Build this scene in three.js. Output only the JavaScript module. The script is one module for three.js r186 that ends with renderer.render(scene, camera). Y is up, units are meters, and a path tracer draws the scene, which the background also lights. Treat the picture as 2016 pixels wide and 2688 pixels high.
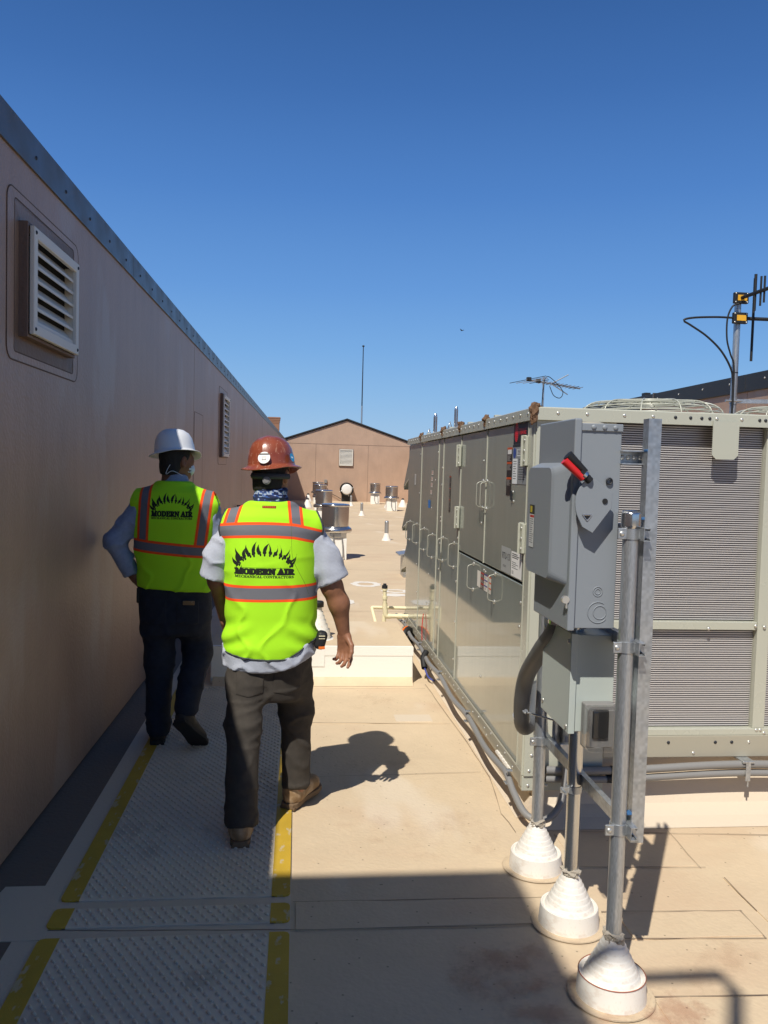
import * as THREE from 'three';
import { RoundedBoxGeometry } from 'three/addons/geometries/RoundedBoxGeometry.js';
import { mergeGeometries } from 'three/addons/utils/BufferGeometryUtils.js';

// ---------------------------------------------------------------- camera, sky, sun, exposure
const scene = new THREE.Scene();
const camera = new THREE.PerspectiveCamera(63.45, 0.75, 0.05, 900);
camera.rotation.order = 'YXZ';
camera.position.set(0, 1.65, 0);
camera.rotation.set(-2.91 * Math.PI / 180, -6.04 * Math.PI / 180, 0.028);
scene.add(camera);
const renderer = new THREE.WebGLRenderer({ antialias: true });
renderer.toneMapping = THREE.LinearToneMapping;
renderer.toneMappingExposure = 1.0;
renderer.shadowMap.enabled = true;

function skyTexture() {                       // clear air: deep blue overhead, paler towards the horizon
  const stops = [[-90, .16, .13, .10], [-1, .20, .20, .20], [0, .40, .58, .78], [2.5, .345, .55, .79], [5, .265, .49, .79], [8, .195, .415, .765], [12, .135, .325, .70], [18, .082, .228, .575], [24, .053, .160, .44], [30, .036, .115, .335], [45, .030, .090, .255], [90, .028, .076, .205]];
  const w = 64, h = 512, d = new Float32Array(w * h * 4);
  for (let j = 0; j < h; j++) {
    const el = ((j + .5) / h - .5) * 180;
    let k = 0; while (k < stops.length - 2 && stops[k + 1][0] < el) k++;
    const a = stops[k], b = stops[k + 1], t = Math.min(1, Math.max(0, (el - a[0]) / (b[0] - a[0])));
    for (let i = 0; i < w; i++) { const o = (j * w + i) * 4; for (let c = 0; c < 3; c++) d[o + c] = a[c + 1] + (b[c + 1] - a[c + 1]) * t; d[o + 3] = 1; }
  }
  const t = new THREE.DataTexture(d, w, h, THREE.RGBAFormat, THREE.FloatType);
  t.mapping = THREE.EquirectangularReflectionMapping; t.magFilter = t.minFilter = THREE.LinearFilter; t.wrapS = THREE.RepeatWrapping; t.needsUpdate = true;
  return t;
}
scene.background = skyTexture();
scene.environment = scene.background;
const SUN = new THREE.Vector3(-.368, 1, .66);            // towards the sun: behind the camera, over the left wall
const sun = new THREE.DirectionalLight(new THREE.Color(1, .95, .85), 4.9);
sun.position.copy(SUN).multiplyScalar(30).add(new THREE.Vector3(1.5, 0, -12)); sun.target.position.set(1.5, 0, -12);
sun.castShadow = true; sun.shadow.mapSize.set(4096, 4096);
Object.assign(sun.shadow.camera, { left: -25, right: 25, top: 34, bottom: -34, near: 1, far: 90 });
scene.add(sun, sun.target);

// ---------------------------------------------------------------- helpers
const V = (x, y, z) => new THREE.Vector3(x, y, z);
function rng(seed) { let s = seed >>> 0; return () => { s = (s + 0x6D2B79F5) >>> 0; let t = Math.imul(s ^ (s >>> 15), 1 | s); t = (t + Math.imul(t ^ (t >>> 7), 61 | t)) ^ t; return ((t ^ (t >>> 14)) >>> 0) / 4294967296; }; }
const R = rng(7);
const taken = {};
function numbered(n) { const k = taken[n] = (taken[n] ?? -1) + 1; return k ? `${n}_${String(k).padStart(3, '0')}` : n; }
const origin = new Map();                                  // where each thing's base stands
function shadows(m) { m.castShadow = m.receiveShadow = true; return m; }
function thing(name, label, category, base = [0, 0, 0], group) {
  const g = new THREE.Group(); g.name = numbered(name); g.position.set(...base); scene.add(g);
  g.userData = { label, category }; if (group) g.userData.group = group;
  origin.set(g, V(...base)); return g;
}
function structure(name, base = [0, 0, 0]) { const g = new THREE.Group(); g.name = numbered(name); g.position.set(...base); g.userData = { kind: 'structure' }; scene.add(g); origin.set(g, V(...base)); return g; }
function part(parent, name, geo, mat, label) {             // geometry given in world metres
  const o = origin.get(parent); if (Array.isArray(geo)) geo = merge(geo);
  geo.translate(-o.x, -o.y, -o.z);
  const m = shadows(new THREE.Mesh(geo, mat)); m.name = name; if (label) m.userData.label = label;
  parent.add(m); origin.set(m, o); return m;
}
function piece(parent, name, geo, mat, pos, rot) {         // shared geometry, placed
  const o = origin.get(parent), m = shadows(new THREE.Mesh(geo, mat)); m.name = name;
  m.position.set(pos[0] - o.x, pos[1] - o.y, pos[2] - o.z); if (rot) m.rotation.set(...rot);
  parent.add(m); return m;
}
function copyOf(t, pos, turn, label, group) {
  const c = t.clone(); c.name = numbered(t.name.replace(/_\d{3}$/, '')); c.position.set(...pos); c.rotation.y = turn || 0; scene.add(c);
  c.userData = { ...t.userData }; if (label) c.userData.label = label; if (group) c.userData.group = group; return c;
}
function merge(list) {
  return mergeGeometries(list.map((g) => { g = g.index ? g.toNonIndexed() : g; for (const k of Object.keys(g.attributes)) if (!['position', 'normal', 'uv'].includes(k)) g.deleteAttribute(k); return g; }));
}
function metricUV(g) {                                     // uv in metres by the way each face points
  if (g.index) g = g.toNonIndexed();
  const p = g.attributes.position, uv = new Float32Array(p.count * 2), a = V(), b = V(), c = V(), n = V();
  for (let i = 0; i < p.count; i += 3) {
    a.fromBufferAttribute(p, i); b.fromBufferAttribute(p, i + 1); c.fromBufferAttribute(p, i + 2);
    n.copy(b).sub(a).cross(c.sub(a)); const x = Math.abs(n.x), y = Math.abs(n.y), z = Math.abs(n.z);
    for (let k = 0; k < 3; k++) {
      const X = p.getX(i + k), Y = p.getY(i + k), Z = p.getZ(i + k);
      const [u, v] = y >= x && y >= z ? [X, Z] : x >= z ? [Z, Y] : [X, Y];
      uv[(i + k) * 2] = u; uv[(i + k) * 2 + 1] = v;
    }
  }
  g.setAttribute('uv', new THREE.BufferAttribute(uv, 2)); return g;
}
// box from corner to corner, edges rounded by r
function bx(x0, x1, y0, y1, z0, z1, r = 0) {
  const w = Math.abs(x1 - x0), h = Math.abs(y1 - y0), d = Math.abs(z1 - z0);
  r = Math.min(r, w * .45, h * .45, d * .45);
  const g = r > 0 ? new RoundedBoxGeometry(w, h, d, 1, r) : new THREE.BoxGeometry(w, h, d);
  g.translate((x0 + x1) / 2, (y0 + y1) / 2, (z0 + z1) / 2);
  return metricUV(g);
}
const UP = V(0, 1, 0);
function rod(a, b, r, r2 = r, seg = 14, open = false) {
  const A = V(...a), B = V(...b), d = B.clone().sub(A), L = d.length();
  const g = new THREE.CylinderGeometry(r2, r, L, seg, 1, open);
  g.applyQuaternion(new THREE.Quaternion().setFromUnitVectors(UP, d.normalize())); g.translate((A.x + B.x) / 2, (A.y + B.y) / 2, (A.z + B.z) / 2);
  return g;
}
function tube(pts, r, seg = 40, rs = 10, tension = .5) {
  const c = new THREE.CatmullRomCurve3(pts.map((p) => V(...p)), false, 'catmullrom', tension);
  return new THREE.TubeGeometry(c, seg, r, rs, false);
}
function bent(pts, r, bend, rs = 8) {                       // straight runs with rounded corners
  const path = new THREE.CurvePath(), q = pts.map((p) => V(...p)); let last = q[0];
  for (let i = 1; i < q.length - 1; i++) {
    const a = q[i].clone().add(q[i - 1].clone().sub(q[i]).setLength(bend)), b = q[i].clone().add(q[i + 1].clone().sub(q[i]).setLength(bend));
    path.add(new THREE.LineCurve3(last, a)); path.add(new THREE.QuadraticBezierCurve3(a, q[i], b)); last = b;
  }
  path.add(new THREE.LineCurve3(last, q[q.length - 1]));
  return new THREE.TubeGeometry(path, pts.length * 10, r, rs, false);
}
function lathe(pts, seg = 32, x = 0, y = 0, z = 0) { const g = new THREE.LatheGeometry(pts.map((p) => new THREE.Vector2(p[0], p[1])), seg); g.translate(x, y, z); return g; }
// flat outline in a plane, given thickness: plane 'x' (outline in z,y), 'z' (outline in x,y), 'y' (outline in x,z)
function slab(outline, plane, from, to, bevel = 0, holes = []) {
  const s = new THREE.Shape(outline.map((p) => new THREE.Vector2(p[0], p[1])));
  for (const h of holes) s.holes.push(new THREE.Path(h.map((p) => new THREE.Vector2(p[0], p[1]))));
  const t = Math.abs(to - from), g = new THREE.ExtrudeGeometry(s, { depth: t - 2 * bevel, bevelEnabled: bevel > 0, bevelThickness: bevel, bevelSize: bevel, bevelOffset: -bevel, bevelSegments: 1, curveSegments: 12 });
  g.translate(0, 0, bevel);
  const lo = Math.min(from, to);
  if (plane === 'z') g.translate(0, 0, lo);
  else if (plane === 'x') { g.applyMatrix4(new THREE.Matrix4().makeBasis(V(0, 0, 1), V(0, 1, 0), V(1, 0, 0))); g.translate(lo, 0, 0); flip(g); }
  else { g.applyMatrix4(new THREE.Matrix4().makeBasis(V(1, 0, 0), V(0, 0, 1), V(0, 1, 0))); g.translate(0, lo, 0); flip(g); }
  return metricUV(g);
}
function flip(g) {                                          // turns the faces round after a mirrored change of axes
  const p = g.attributes.position.array, n = g.attributes.normal.array;
  for (let i = 0; i < p.length; i += 9) for (const a of [p, n]) for (let k = 0; k < 3; k++) { const t = a[i + 3 + k]; a[i + 3 + k] = a[i + 6 + k]; a[i + 6 + k] = t; }
  g.computeVertexNormals(); return g;
}

// ---------------------------------------------------------------- procedural textures
function hash(ix, iy, s) { let h = Math.imul(ix, 374761393) ^ Math.imul(iy, 668265263) ^ Math.imul(s, 974634791); h = Math.imul(h ^ (h >>> 13), 1274126177); return ((h ^ (h >>> 16)) >>> 0) / 4294967296; }
function vnoise(x, y, px, py, s) {
  const ix = Math.floor(x), iy = Math.floor(y), fx = x - ix, fy = y - iy, u = fx * fx * (3 - 2 * fx), v = fy * fy * (3 - 2 * fy);
  const m = (a, p) => ((a % p) + p) % p, x0 = m(ix, px), x1 = m(ix + 1, px), y0 = m(iy, py), y1 = m(iy + 1, py);
  const a = hash(x0, y0, s), b = hash(x1, y0, s), c = hash(x0, y1, s), d = hash(x1, y1, s);
  return a + (b - a) * u + (c - a) * v + (a - b - c + d) * u * v;
}
function fbm(u, v, px, py, oct, s) { let t = 0, a = .5, n = 0; for (let i = 0; i < oct; i++) { t += a * vnoise(u * px, v * py, px, py, s + i * 17); n += a; a *= .55; px *= 2; py *= 2; } return t / n; }
const sstep = (a, b, x) => { const t = Math.min(1, Math.max(0, (x - a) / (b - a))); return t * t * (3 - 2 * t); };
const toS = (c) => Math.round(255 * (c <= .0031308 ? 12.92 * c : 1.055 * Math.pow(Math.min(1, c), 1 / 2.4) - .055));
function dataTex(n, size, fn, srgb = true) {                // fn(u, v) -> linear colour; repeats every `size` metres
  const d = new Uint8Array(n * n * 4);
  for (let j = 0; j < n; j++) for (let i = 0; i < n; i++) {
    const c = fn(i / n, j / n), o = (j * n + i) * 4;
    if (srgb) { d[o] = toS(c[0]); d[o + 1] = toS(c[1]); d[o + 2] = toS(c[2]); } else d[o] = d[o + 1] = d[o + 2] = Math.max(0, Math.min(255, Math.round(c * 255)));
    d[o + 3] = 255;
  }
  const t = new THREE.DataTexture(d, n, n, THREE.RGBAFormat); t.magFilter = THREE.LinearFilter; t.minFilter = THREE.LinearMipmapLinearFilter; t.generateMipmaps = true;
  t.wrapS = t.wrapT = THREE.RepeatWrapping; if (srgb) t.colorSpace = THREE.SRGBColorSpace; t.repeat.set(1 / size, 1 / size); t.needsUpdate = true; return t;
}
const mul = (c, k) => [c[0] * k, c[1] * k, c[2] * k], mix = (a, b, t) => [a[0] + (b[0] - a[0]) * t, a[1] + (b[1] - a[1]) * t, a[2] + (b[2] - a[2]) * t];
function std(color, roughness, metalness = 0, extra = {}) { const m = new THREE.MeshStandardMaterial({ roughness, metalness, ...extra }); m.color.setRGB(...color); return m; }
function phys(color, roughness, metalness = 0, extra = {}) { const m = new THREE.MeshPhysicalMaterial({ roughness, metalness, ...extra }); m.color.setRGB(...color); return m; }
function canvas(w, h, draw) {
  const c = document.createElement('canvas'); c.width = w; c.height = h; draw(c.getContext('2d'), w, h);
  const t = new THREE.CanvasTexture(c); t.colorSpace = THREE.SRGBColorSpace; t.anisotropy = 8; return t;
}

const roofTex = dataTex(1024, 3.1, (u, v) => {
  const a = fbm(u, v, 4, 4, 5, 11), b = fbm(u, v, 24, 24, 4, 31), c = fbm(u, v, 150, 150, 2, 51), st = fbm(u, v, 3, 6, 5, 71);
  let k = [.595, .468, .318]; k = mul(k, .86 + .17 * a + .09 * b + .05 * c);
  k = mix(k, [.52, .35, .23], .34 * sstep(.56, .78, st));                       // reddish dust that dried in shallow puddles
  k = mix(k, [.70, .61, .49], .45 * sstep(.60, .74, fbm(u, v, 7, 3, 4, 91)));   // scrubbed paler patches
  if (hash(Math.floor(u * 512), Math.floor(v * 512), 5) > .9988) k = mul(k, .45);
  return k;
});
const roofBump = dataTex(512, 1.1, (u, v) => .5 * fbm(u, v, 8, 8, 4, 3) + .5 * fbm(u, v, 90, 90, 2, 9), false);
const wallTex = dataTex(1024, 2.9, (u, v) => {
  const a = fbm(u, v, 5, 4, 5, 113), s = fbm(u, v, 60, 5, 3, 131), c = fbm(u, v, 200, 200, 2, 151);
  let k = mul([.368, .242, .170], .76 + .30 * a + .12 * s + .06 * c);
  k = mix(k, [.42, .33, .28], .55 * sstep(.55, .78, fbm(u, v, 9, 4, 4, 171)));
  return k;
});
const wallBump = dataTex(512, 1.3, (u, v) => .6 * fbm(u, v, 6, 6, 4, 203) + .4 * fbm(u, v, 120, 120, 2, 209), false);
const galvTex = dataTex(512, .35, (u, v) => { const s = vnoise(u * 40, v * 40, 40, 40, 307), a = fbm(u, v, 8, 8, 4, 311); return mul([.52, .545, .57], .72 + .28 * s + .25 * (a - .5)); });
const galvRough = dataTex(256, .35, (u, v) => .38 + .25 * fbm(u, v, 20, 20, 3, 331), false);
const grainBump = dataTex(256, .05, (u, v) => fbm(u, v, 32, 32, 2, 401), false);
const weave = dataTex(256, .012, (u, v) => .5 + .25 * Math.sin(u * 16 * Math.PI) * Math.sin(v * 16 * Math.PI) + .25 * vnoise(u * 64, v * 64, 64, 64, 431), false);
const paintRough = dataTex(512, .9, (u, v) => .5 + .5 * (fbm(u, v, 6, 6, 5, 461) - .3), false);

const M = {};
M.roof = std([1, 1, 1], .82, 0, { map: roofTex, bumpMap: roofBump, bumpScale: .0025 });
M.roofPale = std([.63, .53, .41], .8, 0, { bumpMap: roofBump, bumpScale: .002 });
M.wallFootShade = std([.165, .125, .095], .8, 0, { bumpMap: roofBump, bumpScale: .004 });  // roof membrane darkened by colour for the sky shade at the wall foot
const padTex = dataTex(512, 1.3, (u, v) => mix(mul([.69, .595, .46], .84 + .28 * fbm(u, v, 5, 5, 5, 831)), [.34, .29, .23], .5 * sstep(.56, .76, fbm(u, v, 9, 7, 5, 841))));
const yellowTex = dataTex(512, .7, (u, v) => mix(mul([.52, .335, .03], .82 + .3 * fbm(u, v, 6, 6, 5, 851)), [.50, .43, .30], .75 * sstep(.62, .74, fbm(u, v, 26, 14, 4, 861))));
M.pad = std([1, 1, 1], .7, 0, { map: padTex, bumpMap: grainBump, bumpScale: .0004 });
M.padEdge = std([.60, .50, .38], .75, 0, { bumpMap: roofBump, bumpScale: .002 });
M.yellow = std([1, 1, 1], .65, 0, { map: yellowTex, bumpMap: grainBump, bumpScale: .0004 });
M.seam = std([.29, .22, .155], .9);
M.whiteMembrane = std([.86, .84, .79], .6, 0, { bumpMap: roofBump, bumpScale: .0012 });
M.wall = std([1, 1, 1], .45, 0, { map: wallTex, bumpMap: wallBump, bumpScale: .004 });
M.wallSeam = std([.12, .08, .06], .9);
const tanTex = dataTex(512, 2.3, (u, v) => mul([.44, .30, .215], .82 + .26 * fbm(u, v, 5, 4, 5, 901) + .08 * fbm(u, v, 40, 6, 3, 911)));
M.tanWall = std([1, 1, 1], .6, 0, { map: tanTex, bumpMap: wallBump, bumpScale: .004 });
M.flashing = std([.15, .095, .07], .65, 0, { bumpMap: roofBump, bumpScale: .004 });
M.coping = std([.085, .076, .068], .6, 0, { roughnessMap: paintRough });
M.copingDark = std([.028, .027, .027], .5, .2);
M.louver = std([.66, .63, .56], .5, 0, { bumpMap: grainBump, bumpScale: .0002 });
M.black = std([.012, .012, .013], .6);
M.void = std([.006, .006, .006], .95);
const panelTex = dataTex(512, 1.7, (u, v) => mul([.268, .294, .252], .86 + .16 * fbm(u, v, 4, 3, 4, 871) + .12 * fbm(u, v, 40, 5, 3, 881)));
const oilCan = dataTex(256, 1.1, (u, v) => fbm(u, v, 3, 3, 3, 891), false);
M.panel = phys([1, 1, 1], .5, 0, { map: panelTex, bumpMap: oilCan, bumpScale: .004, ior: 1.5, clearcoat: 1, clearcoatRoughness: .05 });
M.trim = std([.47, .475, .40], .42, .05, { roughnessMap: paintRough });
M.base = std([.40, .375, .30], .5, .15);
M.bolt = std([.62, .61, .57], .35, .7);
M.galv = std([1, 1, 1], .8, .75, { map: galvTex, roughnessMap: galvRough });
M.conduit = std([.62, .63, .63], .26, .95);
M.alu = std([.62, .62, .62], .3, .95, { roughnessMap: paintRough });
M.greyBox = std([.245, .27, .30], .42, .05, { bumpMap: grainBump, bumpScale: .00015 });
M.paleBox = std([.47, .52, .49], .42, .05, { bumpMap: grainBump, bumpScale: .00015 });
M.flex = std([.10, .105, .112], .5, 0, { bumpMap: grainBump, bumpScale: .0003 });
M.flexGrey = std([.22, .215, .21], .5);
M.handle = std([.38, .38, .33], .4, .2);
const bootTex = dataTex(256, .3, (u, v) => mix([.82, .785, .72], [.58, .43, .32], .35 * sstep(.56, .8, fbm(u, v, 5, 5, 5, 811)) + .15 * sstep(.6, .8, fbm(u, v, 30, 8, 3, 821))));
M.boot = std([1, 1, 1], .45, 0, { map: bootTex, bumpMap: grainBump, bumpScale: .0003 });
M.caulk = std([.50, .44, .36], .85, 0, { bumpMap: wallBump, bumpScale: .01 });
M.foam = std([.16, .09, .05], .9);
M.pvc = std([.80, .72, .48], .4);
M.red = std([.62, .02, .02], .4);
M.orange = std([.85, .18, .02], .5);
M.blue = std([.04, .13, .30], .5);
M.steelDark = std([.03, .033, .04], .45, .3);
M.coilFin = std([.12, .10, .10], .6, .2);
M.coilTube = std([.60, .575, .565], .4, .2);
M.clear = phys([.95, .95, .95], .06, 0, { transmission: 1, thickness: 0, ior: 1.45 });
M.brick = std([.30, .15, .09], .85);
M.ground = std([.16, .14, .11], .95);
M.chalk = std([.74, .70, .64], .9);
const boltGeo = lathe([[0, .005], [.0045, .0048], [.008, .002], [.0085, 0]], 8);   // lies on y = 0, head up
const ROT = { px: [0, 0, -Math.PI / 2], nx: [0, 0, Math.PI / 2], pz: [Math.PI / 2, 0, 0], nz: [-Math.PI / 2, 0, 0], py: [0, 0, 0] };
// ---------------------------------------------------------------- the roof and the walls round it
const ground = structure('ground', [0, -9, 0]);
part(ground, 'earth', bx(-400, 400, -9.2, -9, -400, 400), M.ground);
const roof = structure('roof');
part(roof, 'deck', bx(-1.5, 5.95, -.3, 0, -42.4, 9), M.roof);
part(roof, 'wall_foot_shade_strip', bx(-1.3, -.93, -.1, .004, -42.3, 3), M.wallFootShade);  // strip painted dark: the shade beside the wall is in its colour
part(roof, 'border_sheet', bx(-.935, .012, -.1, .0045, -6.2, 2.6), M.padEdge);
part(roof, 'border_patch', (() => { const r = .05, s = []; const c = [[-.83, -2.865], [-1.13, -2.865], [-1.08, -3.24], [-.86, -3.24]]; for (const p of c) s.push(p); return slab(s, 'y', -.05, .0075); })(), M.padEdge);
function ribbon(pts, w, y = .0042, seed = 1) {              // a thin uneven strip lying on the roof
  const r = rng(seed), pos = [], uv = [], idx = []; const fine = [];
  for (let i = 0; i < pts.length - 1; i++) { const a = pts[i], b = pts[i + 1], n = Math.max(2, Math.round(Math.hypot(b[0] - a[0], b[1] - a[1]) / .12)); for (let k = 0; k < n; k++) fine.push([a[0] + (b[0] - a[0]) * k / n, a[1] + (b[1] - a[1]) * k / n]); }
  fine.push(pts[pts.length - 1]);
  const dx = fine[fine.length - 1][0] - fine[0][0], dz = fine[fine.length - 1][1] - fine[0][1], L = Math.hypot(dx, dz), nx = -dz / L, nz = dx / L;
  fine.forEach((p, i) => { const o = (r() - .5) * .006, h = w * (.35 + .65 * r()) / 2; pos.push(p[0] + nx * (o - h), y, p[1] + nz * (o - h), p[0] + nx * (o + h), y, p[1] + nz * (o + h)); uv.push(0, i * .1, .01, i * .1); if (i) { const k = i * 2; idx.push(k - 2, k - 1, k, k - 1, k + 1, k); } });
  const g = new THREE.BufferGeometry(); g.setAttribute('position', new THREE.Float32BufferAttribute(pos, 3)); g.setAttribute('uv', new THREE.Float32BufferAttribute(uv, 2)); g.setIndex(idx); g.computeVertexNormals(); return g.toNonIndexed();
}
// welded sheets of membrane, each a little proud of its neighbour
for (const [x0, x1, z0, z1, h, m] of [
  [.03, 1.02, -3.07, -2.885, .0045, M.roof], [1.21, 1.73, -3.62, -3.29, .003, M.roof], [1.235, 1.72, -2.93, -2.76, .0045, M.roof], [1.16, 1.78, -2.425, -1.2, .003, M.roof],
  [1.79, 3.2, -3.18, -2.0, .004, M.roof], [.03, 1.0, -6.12, -5.28, .003, M.roof], [.68, .925, -5.46, -5.31, .007, M.roofPale]])
  part(roof, 'membrane_sheet', bx(x0, x1, -.02, h, z0, z1, .0015), m);
let sd = 20;
for (const [pts, w] of [
  [[[.02, -3.078], [.6, -3.066], [1.02, -3.06]], .006], [[[-.9, -2.93], [.0, -2.885], [.6, -2.876], [1.0, -2.87]], .007], [[[1.34, -3.632], [2.4, -3.545]], .007], [[[1.22, -3.298], [1.76, -3.27]], .006], [[[1.18, -2.945], [1.73, -2.925]], .006], [[[1.2, -2.765], [1.72, -2.737]], .007], [[[1.15, -2.44], [1.9, -2.418]], .006],
  [[[1.758, -3.65], [1.735, -3.26]], .004], [[[1.795, -3.18], [1.786, -2.92]], .006], [[[1.722, -2.93], [1.716, -2.74]], .005],
  [[[1.02, -6.25], [1.062, -5.02], [1.075, -4.32], [1.02, -3.85], [1.035, -3.64]], .006], [[[.02, -6.12], [1.0, -6.13]], .006], [[[.02, -5.3], [1.03, -5.262]], .005], [[[.1, -4.35], [1.04, -4.4]], .004],
  [[[.3, -12.6], [.5, -8], [.55, -7.5]], .006], [[[-.6, -9.5], [5.5, -9.6]], .012], [[[-.6, -13.5], [5.5, -13.4]], .014], [[[-.5, -17.8], [5.5, -17.8]], .02], [[[-.5, -22.5], [5.5, -22.4]], .025], [[[-.5, -28], [5.5, -28]], .03]])
  part(roof, 'seam', ribbon(pts, w, .0056, sd++), M.seam);
for (const [x, z, rx, rz, s] of [[1.014, -11.8, .22, .28, 1], [1.31, -10.8, .16, .12, 2], [1.37, -11.15, .2, .16, 3], [.58, -10.2, .17, .22, 4], [2.2, -14.5, .3, .3, 5], [2.6, -17, .4, .2, 6]]) {      // dried chalky puddle rings
  const o = [], hle = [], r = rng(90 + s); for (let i = 0; i < 28; i++) { const a = i / 28 * 2 * Math.PI, k = .9 + .16 * r(); o.push([x + Math.cos(a) * rx * k, z + Math.sin(a) * rz * k]); hle.push([x + Math.cos(a) * rx * k * .55, z + Math.sin(a) * rz * k * .55]); }
  part(roof, 'chalky_puddle_mark', slab(o, 'y', .002, .005, 0, s % 2 ? [hle] : []), M.chalk);
}
// red soil washed up against the cones and across the roof
const stainTex = (seed, edge) => { const t = dataTex(256, 1, (u, v) => { const d = Math.hypot(u - .5, v - .5) * 2, n = fbm(u, v, 5, 5, 5, seed), f = fbm(u, v, 40, 40, 2, seed + 5); return (edge < .2 ? .28 : .15) * sstep(.1, .6, n - edge - .45 * d * d + .25 * (f - .5)) * sstep(1, .8, d); }, false); return t; };
[[.72, -2.62, .5, .42, 601], [.86, -2.42, .4, .55, 611], [1.2, -2.36, .34, .3, 621], [.75, -3.6, .5, .8, 631], [.5, -4.6, .6, .9, 641], [1.45, -2.6, .5, .4, 651], [.55, -5.8, .7, .5, 661], [.4, -3.7, .4, .5, 671]].forEach(([x, z, w, d, s], i) => {
  const m = std(i < 3 ? [.42, .15, .085] : [.50, .29, .18], .9, 0, { transparent: true, alphaMap: stainTex(s, i < 3 ? .12 : .22) });
  const g = new THREE.PlaneGeometry(w, d); g.rotateX(-Math.PI / 2); g.rotateY(s); g.translate(x, .0085 + i * .0003, z); part(roof, 'soil_stain', g, m);
});

// textured walkway rolls with a yellow stripe down each side
const nubGeo = (() => { const g = lathe([[0, .0075], [.6, .0068], [.9, .0038], [1, 0]], 8); g.scale(.0058, 1, .0125); g.rotateY(.75); return g; })();
function walkway(z0, z1, label, seed) {
  const t = thing('walkway_pad', label, 'walkway', [-.42, 0, (z0 + z1) / 2], 'walkway rolls along the wall');
  part(t, 'sheet', bx(-.79, -.045, .001, .010, z0, z1, .002), M.pad);
  for (const [a, b] of [[-.845, -.776], [-.062, .009]]) {
    const r = .02, s = new THREE.Shape(), n = a < -.5, o = [];
    const zz0 = Math.min(z0, z1), zz1 = Math.max(z0, z1), out = n ? a : b, inn = n ? b : a, k = n ? 1 : -1;
    o.push([inn, zz0], [out + k * r, zz0], [out + k * r * .3, zz0 + r * .3], [out, zz0 + r], [out, zz1 - r], [out + k * r * .3, zz1 - r * .3], [out + k * r, zz1], [inn, zz1]);
    part(t, 'yellow_stripe', slab(o, 'y', .001, .0118), M.yellow);
  }
  const r = rng(seed), m = [], q = new THREE.Matrix4(); let row = 0;
  for (let z = Math.min(z0, z1) + .02; z < Math.max(z0, z1) - .015; z += .029, row++) for (let x = -.76 + (row % 2) * .019; x < -.07; x += .038) m.push([x, z]);
  const im = shadows(new THREE.InstancedMesh(nubGeo, M.pad, m.length)); im.name = 'tread_nubs'; im.userData.kind = 'stuff';
  m.forEach(([x, z], i) => { q.makeRotationY((r() - .5) * .2); q.setPosition(x + .42, .0098, z - (z0 + z1) / 2); im.setMatrixAt(i, q); });
  t.add(im);
}
walkway(-3.115, -6.15, 'long grey walkway roll with yellow stripes under the two walking people', 1);
walkway(-2.93, -3.06, 'short grey walkway piece between two taped seams', 2);
walkway(-2.865, 1.2, 'grey walkway roll before the taped seams, nobody standing on it', 3);

// louvred vent: a frame with screws, blades and a curb of flashing; face towards +x of its own
function louver(parent, z0, z1, y0, y1, blades, out, mirrorZ) {
  const zc = (z0 + z1) / 2, hw = Math.abs(z1 - z0) / 2, b = .045, d = out;
  const put = (g) => { if (mirrorZ) { g.rotateY(-Math.PI / 2); g.translate(...mirrorZ); } return g; };
  const ring = (e, i) => [[[-hw - e, y0 - e], [hw + e, y0 - e], [hw + e, y1 + e], [-hw - e, y1 + e]], [[[-hw + i, y0 + i], [hw - i, y0 + i], [hw - i, y1 - i], [-hw + i, y1 - i]]]];
  const T = (g) => { g.translate(0, 0, mirrorZ ? 0 : zc); return put(g); };
  const [o1, h1] = ring(.014, .0), [o2, h2] = ring(0, b);
  const fr = part(parent, 'louver_vent', T(slab(o2, 'x', d - .006, d + .014, .003, h2)), M.louver);
  part(fr, 'curb', T(slab(o1, 'x', -.03, d - .008, .002, h1)), M.flashing);
  part(fr, 'backing', T(bx(-.03, .006, y0 + .01, y1 - .01, -hw + .005, hw - .005)), M.void);
  for (const s of [-1, 1]) part(fr, 'side_liner', T(bx(.004, d - .006, y0 + b - .012, y1 - b + .012, s * (hw - b), s * (hw - b + .004))), M.louver);
  const pitch = (y1 - y0 - 2 * b) / blades;
  for (let i = 0; i < blades; i++) {
    const g = new THREE.BoxGeometry(.003, pitch * 1.02, 2 * (hw - b) - .002); g.rotateZ(Math.min(.72, Math.asin(Math.min(1, .036 / (pitch * 1.02))))); g.translate(d - .022, y0 + b + (i + .62) * pitch, 0); part(fr, 'slat', T(metricUV(g)), M.louver);
    const l = new THREE.BoxGeometry(.004, .012, 2 * (hw - b) - .002); l.translate(Math.min(d + .002, d - .022 + .33 * pitch * 1.02), y0 + b + (i + .62) * pitch - .42 * pitch, 0); part(fr, 'slat_lip', T(metricUV(l)), M.louver);
  }
  for (const [a, c] of [[-1, 0], [1, 0], [-1, 1], [1, 1]]) { const g = boltGeo.clone(); g.rotateZ(-Math.PI / 2); g.translate(d + .014, c ? y1 - .022 : y0 + .022, a * (hw - .022)); part(fr, 'screw', T(g), M.steelDark); }
  return fr;
}
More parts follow.
